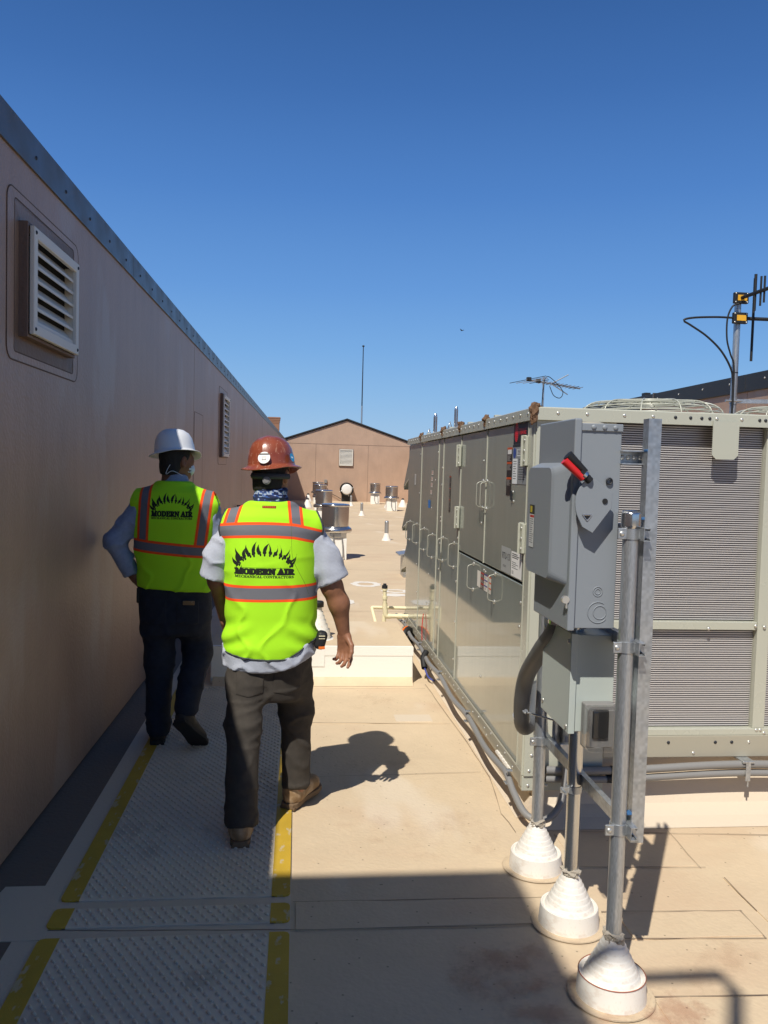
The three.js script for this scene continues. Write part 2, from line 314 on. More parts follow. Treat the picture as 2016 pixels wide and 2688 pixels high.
// left: the parapet of the higher roof, running slightly askew
const wallL = thing('parapet_wall', 'long brown coated wall with metal coping beside the walkway', 'wall');
part(wallL, 'core', bx(-.5, -.02, -.3, 2.96, -41.9, .42), M.wall);
{
  const cuts = [.41, -2.55, -5.83, -8.72, -11.9, -15, -18.1, -21.2, -24.3, -27.4, -30.5, -33.6, -36.7, -41.9];
  for (let i = 0; i < cuts.length - 1; i++) part(wallL, 'wall_panel', bx(-.03, .001 * (i % 2), .02, 2.93, cuts[i] - .0025, cuts[i + 1] + .0025, .001), M.wall);
  // welded patches of membrane whose edges show round the vents
  const patch = (z0, z1, y0, y1, r, ring) => { const s = [], q = []; for (const [cz, cy, a] of [[z1 + r, y0 + r, Math.PI], [z0 - r, y0 + r, 1.5 * Math.PI], [z0 - r, y1 - r, 0], [z1 + r, y1 - r, .5 * Math.PI]]) for (let k = 0; k <= 6; k++) { const c = Math.cos(a + k / 6 * Math.PI / 2), w = Math.sin(a + k / 6 * Math.PI / 2); s.push([cz + r * c, cy + r * w]); q.push([cz + (r - .005) * c, cy + (r - .005) * w]); } return ring ? slab(s, 'x', -.01, .0042, 0, [q]) : slab(s, 'x', -.01, .0035); };
  for (const a of [[-3.42, -4.42, 2.05, 2.735, .06], [-3.50, -4.34, 2.085, 2.70, .02], [-11.05, -12.15, 1.66, 2.69, .06], [-8.76, -9.45, .6, 2.2, .02]]) { part(wallL, 'membrane_patch', patch(...a), M.wall); part(wallL, 'patch_edge', patch(...a, true), M.wallSeam); }
  for (let z = .4, i = 0; z > -41.8; z -= 3.05, i++) {
    const z1 = Math.max(-41.9, z - 3.045);
    const c = part(wallL, 'coping', slab([[-.52, 2.90], [-.52, 3.0], [.009, 3.02], [.011, 2.875], [.0055, 2.873], [.004, 2.955], [-.50, 2.955]], 'z', z1, z, .002), M.coping);
    for (let k = 0; k < 7; k++) { const zs = z - .22 - k * .435; if (zs > z1) { const g = boltGeo.clone(); g.scale(1.1, 1.2, 1.1); g.rotateZ(-Math.PI / 2); g.translate(.0098, 2.935, zs); part(c, 'screw', g, M.steelDark); } }
  }
  louver(wallL, -3.565, -4.225, 2.168, 2.605, 6, .048);
  louver(wallL, -11.2, -11.98, 1.77, 2.59, 10, .048);
  part(wallL, 'overflow_pipe', rod([-.02, .84, -13.9], [.09, .84, -13.9], .05), M.black);
  part(wallL, 'drain_pipe', rod([.05, .72, -13.9], [.05, 1.0, -13.9], .035), M.black);
}
wallL.position.set(-1.2, 0, 0); wallL.rotation.y = -.0143;
// behind the camera: the taller stair tower whose shade covers the near roof, and a pipe bracket on it
const tower = thing('stair_tower', 'tall brown stair tower rising above the parapet', 'building', [-4, 0, 4]);
part(tower, 'wall', bx(-7, -1.17, -.3, 5.48, .44, 8), M.wall);
part(tower, 'coping', bx(-7.04, -1.125, 5.46, 5.6, .405, 8.04, .006), M.coping);
const mastPipe = thing('vent_pipe', 'tall steel pipe bent over to the stair tower', 'pipe', [-.345, 0, .757]);
part(mastPipe, 'pipe', bent([[-.345, 0, .757], [-.345, 5.0, .757], [-1.17, 5.0, .757]], .026, .03, 12), M.galv);
part(mastPipe, 'boot', lathe([[.09, 0], [.085, .06], [.03, .18], [.027, .18]], 24, -.345, 0, .757), M.boot);

// far end: the gabled wall
const gable = thing('gable_building', 'brown gabled end wall with dark roof edge and pale louvre', 'building', [2.5, 0, -43]);
const gOut = [[-.62, 3.03], [2.44, 4.08], [5.75, 3.0], [5.75, -.2], [-.62, -.2]];
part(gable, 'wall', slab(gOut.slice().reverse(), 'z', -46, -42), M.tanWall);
for (const [a, b] of [[[-.85, 2.99], [2.46, 4.125]], [[2.42, 4.125], [6.0, 2.95]]]) {
  const d = Math.atan2(b[1] - a[1], b[0] - a[0]), nx = -Math.sin(d) * .07, ny = Math.cos(d) * .07;
  part(gable, 'roof_edge', slab([a, b, [b[0] + nx, b[1] + ny], [a[0] + nx, a[1] + ny]], 'z', -46.2, -41.92, .004), M.copingDark);
}
part(gable, 'wall_band', bx(-.5, 5.7, 2.86, 2.872, -42.006, -41.994), M.wallSeam);
for (const x of [.9, 3.55]) part(gable, 'wall_seam', bx(x, x + .012, 0, 2.86, -42.006, -41.996), M.wallSeam);
louver(gable, -.35, .35, 1.8, 2.63, 12, .07, [2.435, 0, -42]);
const chim = thing('brick_chimney', 'small brick chimney behind the far end of the long wall', 'chimney', [-1.1, 2.9, -38]);
part(chim, 'shaft', bx(-1.34, -.86, 2.95, 3.78, -38.4, -37.8), M.brick);
for (let i = 0; i < 4; i++) part(chim, 'brick_course', bx(-1.345 - i * .012, -.855 + i * .012, 3.6 + i * .075, 3.665 + i * .075, -38.41 - i * .012, -37.79 + i * .012, .006), M.brick);

// right: the matching parapet beyond the machine
const wallR = thing('parapet_wall', 'brown wall with black coping behind the air conditioner', 'wall', [5.9, 0, -20]);
part(wallR, 'core', bx(5.82, 6.3, -.3, 2.93, -41.99, -1), M.wall);
for (let z = -1, i = 0; z > -41; z -= 3.1, i++) {
  const z1 = Math.max(-41.99, z - 3.1);
  part(wallR, 'wall_panel', bx(5.8 - .001 * (i % 2), 5.83, .01, 2.86, z1 + .003, z - .003, .001), M.wall);
  const c = part(wallR, 'coping', bx(5.765, 6.34, 2.795, 3.02, z1 + .003, z - .003, .006), M.copingDark);
  for (let k = 0; k < 4; k++) { const g = boltGeo.clone(); g.scale(1.5, 1.6, 1.5); g.rotateZ(Math.PI / 2); g.translate(5.765, 2.93, z - .4 - k * .75); part(c, 'screw', g, M.bolt); }
}
part(wallR, 'joint_cover', bx(5.755, 6.35, 2.79, 3.03, -13.12, -13.08, .003), M.coping);
part(wallR, 'roof_clip', bx(5.9, 6.0, 3.02, 3.1, -13.9, -13.75, .005), M.copingDark);
part(wallR, 'duct_cover', bx(5.72, 5.8, .3, 2.78, -7.5, -7.35, .004), M.galv);
// ---------------------------------------------------------------- raised duct curb across the roof
const hump = thing('duct_curb', 'low white membrane covered curb across the roof with tan top', 'curb', [.2, 0, -6.85]);
part(hump, 'front_face', slab([[-.62, -.02], [.93, -.02], [.922, .285], [-.62, .285]], 'z', -6.34, -6.3, .006), M.whiteMembrane);
part(hump, 'body', bx(-.62, .915, -.02, .278, -7.36, -6.335, .01), M.whiteMembrane);
part(hump, 'top_sheet', bx(-.63, .928, .276, .284, -7.37, -6.30, .003), M.roof);
part(hump, 'edge_band', bx(-.625, .926, .215, .2835, -6.2985, -6.2965, .0005), M.whiteMembrane);
part(hump, 'cant_strip', slab([[-6.3, .002], [-6.2, .002], [-6.3, .05]], 'x', -.6, .92), M.roof);
part(hump, 'corner_patch', bx(.02, .24, .13, .2835, -6.2965, -6.2955, .0004), M.whiteMembrane);
const stack = thing('pipe_boot', 'white stepped pipe boot with black cap on the curb', 'pipe boot', [.19, .284, -6.62]);
part(stack, 'cone', lathe([[.13, .0], [.125, .004], [.105, .006], [.10, .075], [.085, .08], [.08, .115], [.07, .118], [.066, .15], [.057, .153], [.053, .185], [.045, .188], [.042, .215], [.034, .217], [.032, .26]], 28, .19, .284, -6.62), M.boot);
part(stack, 'pipe', rod([.19, .5, -6.62], [.19, .565, -6.62], .032), M.boot);
part(stack, 'cap', lathe([[0, .30], [.04, .30], [.046, .29], [.046, .255], [0, .255]], 20, .19, .284, -6.62), M.black);

// ---------------------------------------------------------------- the packaged air conditioner
const U = { x0: 1.1, x1: 3.4, z0: -3.79, z1: -8.17, y0: .215, y1: 1.962 };
const unit = thing('rooftop_air_conditioner', 'large grey-green packaged rooftop air conditioner with louvred coil end', 'air conditioner', [2.2, 0, -6]);
part(unit, 'curb', bx(1.15, 3.36, -.02, .2945, -8.1, -3.845, .006), M.roofPale);
part(unit, 'curb_skirt', slab([[-3.66, .002], [-3.73, .03], [-3.79, .07], [-3.846, .18], [-3.90, .18], [-3.90, .002]], 'x', 1.16, 3.5), M.roofPale);
part(unit, 'curb_skirt', slab([[1.08, .002], [1.12, .03], [1.149, .10], [1.2, .10], [1.2, .002]], 'z', -8.15, -3.80), M.roofPale);
part(unit, 'core', bx(1.135, 3.37, .216, 1.9, -8.14, -3.87), M.void);
const rl = part(unit, 'base_rail', bx(1.094, 1.14, .155, .228, -8.17, -3.80, .003), M.base);
const rf = part(unit, 'base_rail', bx(1.494, 3.4, .295, .40, -3.84, -3.788, .003), M.base);
part(unit, 'base_rail', bx(1.10, 1.5, .135, .207, -3.86, -3.795, .003), M.trim);
for (let i = 0; i < 17; i++) piece(rf, 'screw_hole', boltGeo, i % 3 ? M.steelDark : M.bolt, [1.62 + i * .105 + .02 * Math.sin(i * 5), i % 4 === 3 ? .315 : .368, -3.788], ROT.pz);
for (let z = -3.95, i = 0; z > -8.1; z -= .155, i++) { piece(rl, 'bolt', boltGeo, M.bolt, [1.094, i % 2 ? .212 : .195, z], ROT.nx); if (i % 3 === 1) piece(rl, 'bolt', boltGeo, M.bolt, [1.094, .17, z + .05], ROT.nx); }
// panels and doors of the long side: z from, z to, y from, y to
const panelDefs = [['door', -3.885, -4.756, 1.123, 1.898], ['door', -4.766, -5.518, 1.123, 1.898], ['panel', -3.885, -5.518, .232, 1.108], ['panel', -5.53, -6.196, .232, 1.898], ['panel', -6.206, -6.402, .232, 1.898], ['panel', -6.412, -7.302, .232, 1.898], ['panel', -7.312, -8.165, .232, 1.898]];
const panels = panelDefs.map(([n, a, b, c, d]) => part(unit, n, bx(1.1, 1.134, c, d, a, b, .004), M.panel));
for (const [z, y0, y1] of [[-4.761, 1.12, 1.9], [-5.524, .23, 1.9], [-6.201, .23, 1.9], [-6.407, .23, 1.9], [-7.307, .23, 1.9]]) part(unit, 'joint_trim', bx(1.0955, 1.104, y0, y1, z - .0055, z + .0055, .002), M.trim);
part(unit, 'corner_post', bx(1.096, 1.14, .208, 1.904, -3.876, -3.795, .004), M.trim);
part(unit, 'joint_trim', bx(1.094, 1.112, .23, 1.9, -3.892, -3.879, .003), M.trim);
// end face
for (const [y0, y1] of [[.208, .664], [.67, .777], [.783, 1.904]]) part(unit, 'end_panel', bx(1.105, 1.492, y0, y1, -3.83, -3.786, .003), M.trim);
part(unit, 'end_liner', bx(1.11, 1.488, .21, 1.9, -3.86, -3.832), M.void);
for (const [x, y] of [[1.13, .235], [1.22, .235], [1.33, .235], [1.13, .16], [1.22, .16], [1.36, .16], [1.14, .31], [1.47, .5], [1.47, 1.2]]) piece(unit, 'bolt', boltGeo, M.bolt, [x, y, y < .2 ? -3.795 : -3.786], ROT.pz);
for (const [x0, x1] of [[1.492, 2.252], [2.315, 3.36]]) for (const [y0, y1] of [[.432, .918], [.958, 1.905]]) {
  const c = part(unit, 'coil', bx(x0, x1, y0, y1, -3.87, -3.842), M.coilFin), g = [];
  for (let y = y0 + .006; y < y1 - .003; y += .0108) g.push(bx(x0 + .002, x1 - .002, y, y + .0046, -3.8425, -3.832));
  const t = part(c, 'coil_tubes', g, M.coilTube); t.userData.kind = 'stuff';
}
for (const [x0, x1, y0, y1] of [[1.492, 3.38, .40, .432], [1.492, 2.252, .918, .958], [2.315, 3.38, .918, .958], [2.252, 2.315, .432, 1.905], [3.36, 3.40, .40, 1.905]]) part(unit, 'coil_frame', bx(x0 + .001, x1 - .001, y0, y1, -3.85, -3.80 + (y0 < .41 ? .006 : 0), .003), M.trim);
for (const [x, y] of [[2.27, .425], [2.29, .425], [2.31, .41], [2.285, .935], [2.24, .94], [2.0, .925]]) piece(unit, 'bolt', boltGeo, M.bolt, [x, y, -3.794], ROT.pz);
// top cap with bolts, roof sheets and brown foam in the joints
const capL = part(unit, 'top_cap', slab([[1.083, 1.903], [1.083, 1.958], [1.09, 1.963], [1.16, 1.963], [1.16, 1.95], [1.096, 1.95], [1.096, 1.908], [1.104, 1.903]], 'z', -8.19, -3.772), M.trim);
const capF = part(unit, 'top_cap', slab([[-3.766, 1.903], [-3.766, 1.958], [-3.772, 1.9635], [-3.85, 1.9635], [-3.85, 1.95], [-3.778, 1.95], [-3.778, 1.915], [-3.80, 1.903]].map((p) => p), 'x', 1.085, 3.42), M.trim);
for (let z = -3.86; z > -8.1; z -= .135) piece(capL, 'bolt', boltGeo, M.bolt, [1.083, 1.935, z], ROT.nx);
for (const [x, k] of [[1.2, 1], [1.34, 1], [1.52, 1], [1.66, 1], [1.77, 0], [1.845, 0], [1.9, 0], [1.94, 0], [1.975, 1], [2.1, 1], [2.19, 0], [2.22, 0], [2.28, 0], [2.31, 0], [2.45, 1], [2.6, 1]]) piece(capF, k ? 'bolt' : 'screw_hole', boltGeo, k ? M.bolt : M.steelDark, [x, 1.936, -3.766], ROT.pz);
for (const [z0, z1] of [[-3.86, -4.75], [-4.77, -5.51], [-5.53, -6.19], [-6.21, -7.29], [-7.31, -8.16]]) part(unit, 'roof_sheet', bx(1.14, 3.38, 1.93, 1.955, z0, z1, .003), M.trim);
for (const z of [-4.76, -5.52, -6.2, -7.3]) part(unit, 'roof_flange', bx(1.14, 3.38, 1.955, 1.99, z - .006, z - .04, .004), M.trim);
function blob(x, y, z, s, seed) { const g = new THREE.IcosahedronGeometry(1, 2), r = rng(seed), p = g.attributes.position, k = [r() * 9, r() * 9, r() * 9]; for (let i = 0; i < p.count; i++) { const X = p.getX(i), Y = p.getY(i), Z = p.getZ(i), n = 1 + .28 * Math.sin(X * 4 + k[0]) * Math.sin(Y * 5 + k[1]) + .18 * Math.sin(Z * 7 + k[2] + X * 3); p.setXYZ(i, x + X * s[0] * n, y + Y * s[1] * n, z + Z * s[2] * n); } g.computeVertexNormals(); return g; }
part(unit, 'sealant_foam', merge([blob(1.088, 1.94, -3.772, [.022, .036, .02], 1), blob(1.086, 1.905, -3.775, [.016, .022, .018], 2), blob(1.1, 1.968, -3.78, [.02, .016, .02], 3)]), M.foam);
[-4.765, -5.52, -6.2, -7.305].forEach((z, i) => part(unit, 'sealant_foam', merge([blob(1.09, 1.962, z, [.022, .028, .024], 10 + i), blob(1.083, 1.935, z, [.01, .02, .012], 20 + i)]), M.foam));
part(unit, 'hanger_plate', slab([[1.955, 1.925], [2.085, 1.925], [2.085, 1.765], [2.065, 1.745], [1.975, 1.745], [1.955, 1.765]].reverse(), 'z', -3.762, -3.757), M.trim);
// hinges
for (const [z, y] of [[-5.535, 1.76], [-5.535, 1.342], [-3.905, 1.76], [-3.905, 1.338]]) {
  const h = part(unit, 'hinge', merge([bx(1.076, 1.098, y - .076, y + .076, z - .028, z - .004, .003), bx(1.08, 1.096, y - .072, y + .072, z - .006, z + .03, .003)]), M.trim);
  part(h, 'pin', rod([1.074, y - .074, z - .006], [1.074, y + .074, z - .006], .007), M.trim);
  for (const d of [-.05, 0, .05]) piece(h, 'bolt', boltGeo, M.bolt, [1.08, y + d, z + .012], ROT.nx);
}
// lift handles
function handle(parent, z, yt, yb) {
  const h = part(parent, 'handle', bent([[1.1, yt, z], [1.06, yt - .012, z + .005], [1.06, yb + .012, z + .005], [1.1, yb, z]], .0034, .015), M.handle);
  for (const y of [yt, yb]) { const g = boltGeo.clone(); g.scale(1.6, 1.4, 1.6); g.rotateZ(Math.PI / 2); g.translate(1.1, y, z); part(h, 'flange', g, M.bolt); }
}
handle(panels[0], -4.735, 1.60, 1.44); handle(panels[1], -4.835, 1.60, 1.44);
handle(panels[2], -5.02, 1.085, .925); handle(panels[2], -4.462, 1.093, .938);
handle(panels[3], -5.68, 1.155, .985); handle(panels[3], -6.13, 1.155, .98); handle(panels[5], -6.62, 1.14, .95); handle(panels[5], -7.06, 1.155, .97); handle(panels[6], -7.5, 1.165, .985); handle(panels[6], -7.96, 1.16, .98);
// loose bolts and padlock pins of the panels
[[0, -4.15, 1.555], [0, -4.16, 1.51], [0, -4.13, 1.508], [1, -4.84, 1.72], [1, -4.85, 1.35], [2, -4.70, 1.075], [2, -4.74, 1.08], [2, -3.93, 1.02], [2, -3.94, .9], [2, -4.74, .45], [3, -5.56, 1.2], [3, -5.57, .9], [3, -5.57, .62], [3, -5.58, .36], [4, -6.24, 1.68], [4, -6.25, 1.55], [4, -6.25, 1.3], [4, -6.25, 1.27], [4, -6.26, 1.1], [4, -6.28, .9], [4, -6.28, .5], [5, -6.45, 1.8], [5, -6.55, 1.58], [5, -6.7, 1.35], [5, -6.75, .8], [5, -6.8, .55], [6, -7.38, 1.8], [6, -7.4, 1.45], [6, -7.45, .8], [6, -7.4, .55]].forEach(([p, z, y]) => piece(panels[p], 'bolt', boltGeo, M.bolt, [1.1, y, z], ROT.nx));
part(panels[0], 'latch', rod([1.092, 1.515, -4.15], [1.092, 1.56, -4.15], .006), M.steelDark);
// printed plates and stickers
function sticker(parent, z0, z1, y0, y1, draw, name = 'sticker', x = 1.0982) {
  const w = Math.abs(z1 - z0), h = Math.abs(y1 - y0), cw = 512, ch = Math.max(64, Math.round(512 * h / w)); const k = ch > 1024 ? 1024 / ch : 1;
  const g = new THREE.PlaneGeometry(w, h); g.rotateY(-Math.PI / 2); g.translate(x, (y0 + y1) / 2, (z0 + z1) / 2);
  return part(parent, name, g, new THREE.MeshStandardMaterial({ map: canvas(Math.round(cw * k), Math.round(ch * k), draw), roughness: .45 }));
}
const lines = (c, x, y, w, h, n, col, seed, fill = .55) => { const r = rng(seed); c.fillStyle = col; for (let i = 0; i < n; i++) c.fillRect(x, y + i * h / n, w * (.55 + .45 * r()), h / n * fill); };
sticker(panels[0], -4.166, -3.897, 1.80, 1.917, (c, w, h) => {
  c.fillStyle = '#141416'; c.fillRect(0, 0, w, h); c.fillStyle = '#e01b22'; c.beginPath(); c.ellipse(w * .2, h * .5, w * .13, h * .42, 0, 0, 7); c.fill();
  c.strokeStyle = '#141416'; c.lineWidth = h * .022; for (let i = -4; i < 5; i++) { c.beginPath(); c.moveTo(w * .2, h * (.5 + i * .085)); c.lineTo(w * .36, h * (.5 + i * .085)); c.stroke(); }
  for (const s of [.11, .15]) { c.beginPath(); c.ellipse(w * .2, h * .5, w * s * .7, h * s * 2.2, 0, 1.6, 4.7); c.stroke(); }
  c.fillStyle = '#e01b22'; c.font = `bold ${Math.round(h * .36)}px sans-serif`; c.textAlign = 'left'; c.textBaseline = 'middle'; c.fillText('TRANE', w * .38, h * .5, w * .56);
}, 'maker_plate');
sticker(panels[0], -4.175, -3.9, 1.598, 1.797, (c, w, h) => {
  c.fillStyle = '#8d9194'; c.fillRect(0, 0, w, h); c.fillStyle = '#25272b'; c.fillRect(0, 0, w, h * .07); c.fillStyle = '#2a4a9a'; c.beginPath(); c.arc(w * .14, h * .22, w * .1, 0, 7); c.fill();
  c.fillStyle = '#d9dbdd'; c.fillRect(w * .3, h * .12, w * .65, h * .18); lines(c, w * .34, h * .14, w * .55, h * .14, 4, '#3a3c40', 3); lines(c, w * .45, h * .38, w * .5, h * .55, 9, '#4a4d52', 4, .4);
  c.fillStyle = '#eceff0'; c.fillRect(w * .03, h * .36, w * .34, h * .64); lines(c, w * .07, h * .42, w * .26, h * .5, 8, '#6a6d72', 5, .3);
}, 'rating_plate');
sticker(panels[0], -4.285, -4.185, 1.535, 1.785, (c, w, h) => { c.fillStyle = '#2b2320'; c.fillRect(0, 0, w, h); c.fillStyle = '#e7e4e0'; c.fillRect(w * .1, h * .04, w * .8, h * .1); for (const y of [.0, .3, .62]) { c.fillStyle = '#c8531c'; c.fillRect(0, h * y, w, h * .045); } for (const y of [.17, .36, .68]) lines(c, w * .08, h * y, w * .84, h * .12, 6, '#b9b4ae', y * 100, .35); });
sticker(panels[0], -4.335, -4.14, 1.13, 1.264, (c, w, h) => { c.fillStyle = '#a9acab'; c.fillRect(0, 0, w, h); c.fillStyle = '#202224'; c.font = `bold ${Math.round(h * .36)}px sans-serif`; c.textAlign = 'center'; c.textBaseline = 'middle'; c.fillText('RTU-13', w * .5, h * .36, w * .86); lines(c, w * .2, h * .72, w * .6, h * .1, 2, '#55585a', 7, .5); }, 'unit_plate');
sticker(panels[0], -4.13, -3.925, 1.13, 1.256, (c, w, h) => { c.fillStyle = '#f1f1ef'; c.fillRect(0, 0, w, h); lines(c, w * .08, h * .08, w * .8, h * .22, 3, '#4a4a4c', 8, .55); lines(c, w * .08, h * .42, w * .6, h * .3, 4, '#77787a', 9, .4); c.fillStyle = '#3a3a3c'; for (let i = 0; i < 6; i++) for (let j = 0; j < 3; j++) c.fillRect(w * (.08 + i * .03), h * (.78 + j * .05), w * .018, h * .03); });
sticker(panels[2], -4.905, -4.545, .965, 1.062, (c, w, h) => { c.fillStyle = '#e9e4dc'; c.fillRect(0, 0, w, h); const cols = ['#e9e4dc', '#43302a', '#e9e4dc', '#ddd4cb']; for (let i = 0; i < 4; i++) { c.fillStyle = cols[i]; c.fillRect(w * i / 4, 0, w / 4, h); if (i) for (const y of [0, .33, .66]) { c.fillStyle = ['', '#b3301e', '#3b3e88', '#cf5a2a'][i]; c.fillRect(w * i / 4, h * y, w / 4, h * .09); lines(c, w * (i / 4 + .02), h * (y + .13), w * .2, h * .18, 4, i === 1 ? '#d8cfc8' : '#7b7470', i * 9 + y, .4); } } });
sticker(panels[3], -5.93, -5.87, 1.36, 1.62, (c, w, h) => { c.fillStyle = '#2d2622'; c.fillRect(0, 0, w, h); for (const y of [0, .33, .64]) { c.fillStyle = '#a8482a'; c.fillRect(0, h * y, w, h * .04); } lines(c, w * .1, h * .06, w * .8, h * .9, 24, '#8f8a85', 12, .4); });
sticker(panels[5], -6.87, -6.76, 1.345, 1.41, (c, w, h) => { c.fillStyle = '#2a78c8'; c.fillRect(0, 0, w, h); });
for (const [z, y] of [[-6.74, 1.62], [-6.75, 1.57], [-6.76, 1.52], [-6.78, 1.46]]) sticker(panels[5], z, z + .09, y, y + .035, (c, w, h) => { c.fillStyle = '#d8d4cd'; c.fillRect(0, 0, w, h); lines(c, w * .06, h * .15, w * .88, h * .7, 3, '#a0523c', z * 10, .5); });
sticker(panels[6], -7.72, -7.63, 1.52, 1.62, (c, w, h) => { c.fillStyle = '#cfcfcb'; c.fillRect(0, 0, w, h); lines(c, w * .08, h * .1, w * .8, h * .8, 8, '#77777a', 15, .4); });
// weather hoods on the far end
for (const [y0, y1, d] of [[1.45, 1.78, .40], [1.02, 1.36, .44], [.58, .92, .44]]) {
  part(unit, 'weather_hood', slab([[-8.17, y1], [-8.17, y1 - .012], [-8.17 - d + .02, y0 + .03], [-8.17 - d, y0], [-8.17 - d - .008, y0 + .02], [-8.17 - d, y0 + .05]], 'x', 1.11, 3.3), M.panel);
  part(unit, 'hood_cheek', slab([[-8.17, y1], [-8.17, y0 + .12], [-8.17 - d, y0 + .02]], 'x', 1.102, 1.108), M.panel);
}
part(unit, 'end_panel', bx(1.105, 3.38, .23, 1.9, -8.175, -8.142, .003), M.panel);
// condenser fan guards on top
function fanGuard(cx, cz) {
  const f = part(unit, 'fan_guard', (() => { const g = []; for (const [r, y] of [[.40, 1.985], [.395, 2.015], [.375, 2.04], [.34, 2.058], [.29, 2.07], [.24, 2.077], [.19, 2.081], [.14, 2.083], [.09, 2.084]]) { const t = new THREE.TorusGeometry(r, .0035, 5, 48); t.rotateX(Math.PI / 2); t.translate(cx, y, cz); g.push(t); } return merge(g); })(), M.trim);
  for (let i = 0; i < 12; i++) { const a = i / 12 * 2 * Math.PI, p = (r, y) => [cx + Math.cos(a) * r, y, cz + Math.sin(a) * r]; part(f, 'spoke', tube([p(.405, 1.955), p(.40, 2.0), p(.37, 2.047), p(.29, 2.075), p(.06, 2.089)], .004, 16, 5), M.trim); }
  part(f, 'hub', lathe([[0, .014], [.06, .01], [.065, 0]], 20, cx, 2.084, cz), M.trim);
  part(f, 'fan_ring', lathe([[.37, 0], [.415, 0], [.415, .03], [.405, .035], [.39, .03], [.37, -.02]], 48, cx, 1.955, cz), M.trim);
}
fanGuard(2.005, -4.6); fanGuard(2.95, -4.62);

// ---------------------------------------------------------------- conduits along the base of the machine
function strap(t, x, y, z, axis) { const g = [bx(x - .016, x + .016, y + .028, y + .034, z - .012, z + .012, .001)], s = part(t, 'strap', merge([...g, rod(axis ? [x, y + .03, z - .02] : [x - .02, y + .03, z], axis ? [x, y - .03, z - .02] : [x - .02, y - .03, z], .004), bx(x - .02, x + .02, y - .032, y - .026, z - .02, z + .02, .001)]), M.galv); return s; }
const sagL = []; for (let i = 0; i <= 45; i++) { const z = -8.4 + i * .1, ph = ((z + 3.85) / .98) * 2 * Math.PI; sagL.push([1.05 + .004 * Math.cos(ph), .172 + .009 * Math.cos(ph), z]); }
const condL = thing('flexible_conduit', 'grey flexible conduit strapped along the long side of the air conditioner', 'conduit', [1.05, .1, -6]);
part(condL, 'jacket', tube([...sagL, [1.06, .13, -3.78], [1.09, .075, -3.66], [1.17, .07, -3.62], [1.25, .13, -3.66], [1.29, .26, -3.72], [1.30, .40, -3.786]], .0165, 260, 10), M.flexGrey);
for (let k = 0; k < 5; k++) strap(condL, 1.05, .185, -3.85 - k * .98, true);
const wireB = thing('wire_bundle', 'white coiled wire tie along the base rail', 'wire', [1.085, .19, -4.1]);
part(wireB, 'coil', tube(Array.from({ length: 60 }, (_, i) => [1.085 + .009 * Math.cos(i * 1.9), .176 + .009 * Math.sin(i * 1.9), -3.97 - i * .0045]), .0025, 240, 5), M.boot);
const condF = thing('flexible_conduit', 'grey conduit strapped below the coil end of the air conditioner', 'conduit', [2.2, .1, -3.75]);
const sagF = (o, q) => Array.from({ length: 16 }, (_, i) => { const x = 1.2 + i * .15; return [x, o + q * Math.cos((x - 2.2) * 4.2), -3.752]; });
part(condF, 'jacket', tube(sagF(.258, .012), .019, 90, 10), M.flexGrey);
for (const x of [2.2, 3.0]) { part(condF, 'strap', merge([bx(x - .03, x + .03, .282, .294, -3.84, -3.725, .003), bx(x - .012, x + .012, .195, .285, -3.73, -3.726, .001), rod([x + .004, .165, -3.734], [x + .004, .285, -3.734], .004)]), M.galv); }
part(condF, 'tape', rod([1.52, .248, -3.752], [1.585, .2465, -3.752], .0212), M.black);
const condF2 = thing('flexible_conduit', 'lower grey conduit below the coil end of the air conditioner', 'conduit', [2.2, .1, -3.76]);
part(condF2, 'jacket', tube(sagF(.216, .012), .017, 90, 10), M.flexGrey);
part(condF2, 'tape', rod([1.5, .206, -3.752], [1.585, .2045, -3.752], .0192), M.black);

// ---------------------------------------------------------------- cone boots, posts and the strut frame
const PZ = [-3.306, -2.879, -2.463], PX = 1.03;
const bootLabels = ['white stepped pipe boot at the foot of the far steel post by the machine corner', 'white stepped pipe boot at the foot of the middle shiny conduit', 'white stepped pipe boot stained with red soil under the capped steel post'];
const boots = PZ.map((z, i) => {
  const b = thing('pipe_boot', bootLabels[i], 'pipe boot', [PX - .005, 0, z], 'cone boots of the switch stand'), X = PX;
  part(b, 'flange', lathe([[.138, .0045], [.135, .007], [.10, .0075]], 40, X, 0, z), M.roof);
  part(b, 'collar', lathe([[.112, .0], [.110, .008], [.1045, .072], [.102, .076], [.098, .072], [.094, .066], [.09, .066]], 40, X, 0, z), M.boot);
  const st = [[.094, .06]]; for (let k = 0; k < 7; k++) { const r0 = .089 - k * .0088, y0 = .066 + k * .0175; st.push([r0, y0 + .003], [r0 - .0035, y0 + .0155], [r0 - .0065, y0 + .0172]); } st.push([.027, .196], [.0245, .196]);
  part(b, 'stepped_cone', lathe(st, 40, X, 0, z), M.boot);
  part(b, 'caulk', merge([blob(X, .2, z, [.031, .017, .031], 60 + i), blob(X + .008, .189, z + .014, [.02, .014, .02], 70 + i), blob(X - .01, .19, z + .01, [.018, .012, .018], 80 + i)]), M.caulk);
  return b;
});
part(boots[2], 'soil_ring', lathe([[.1035, .074], [.106, .0755], [.1038, .0775]], 40, PX, .0008, PZ[2]), std([.42, .14, .08], .9));
const frame = thing('strut_frame', 'galvanized steel pipe and strut frame carrying the electrical boxes', 'steel frame', [PX, 0, -2.9]);
part(frame, 'post', rod([PX, .17, PZ[2]], [PX, 1.5, PZ[2]], .0242, .0242, 24), M.galv);
part(frame, 'post_cap', lathe([[.0245, 1.49], [.029, 1.492], [.031, 1.50], [.031, 1.535], [.027, 1.545], [0, 1.547]], 18, PX, 0, PZ[2]), M.alu);
part(frame, 'post', rod([PX, .17, PZ[0]], [PX, 1.5, PZ[0]], .0242, .0242, 24), M.galv);
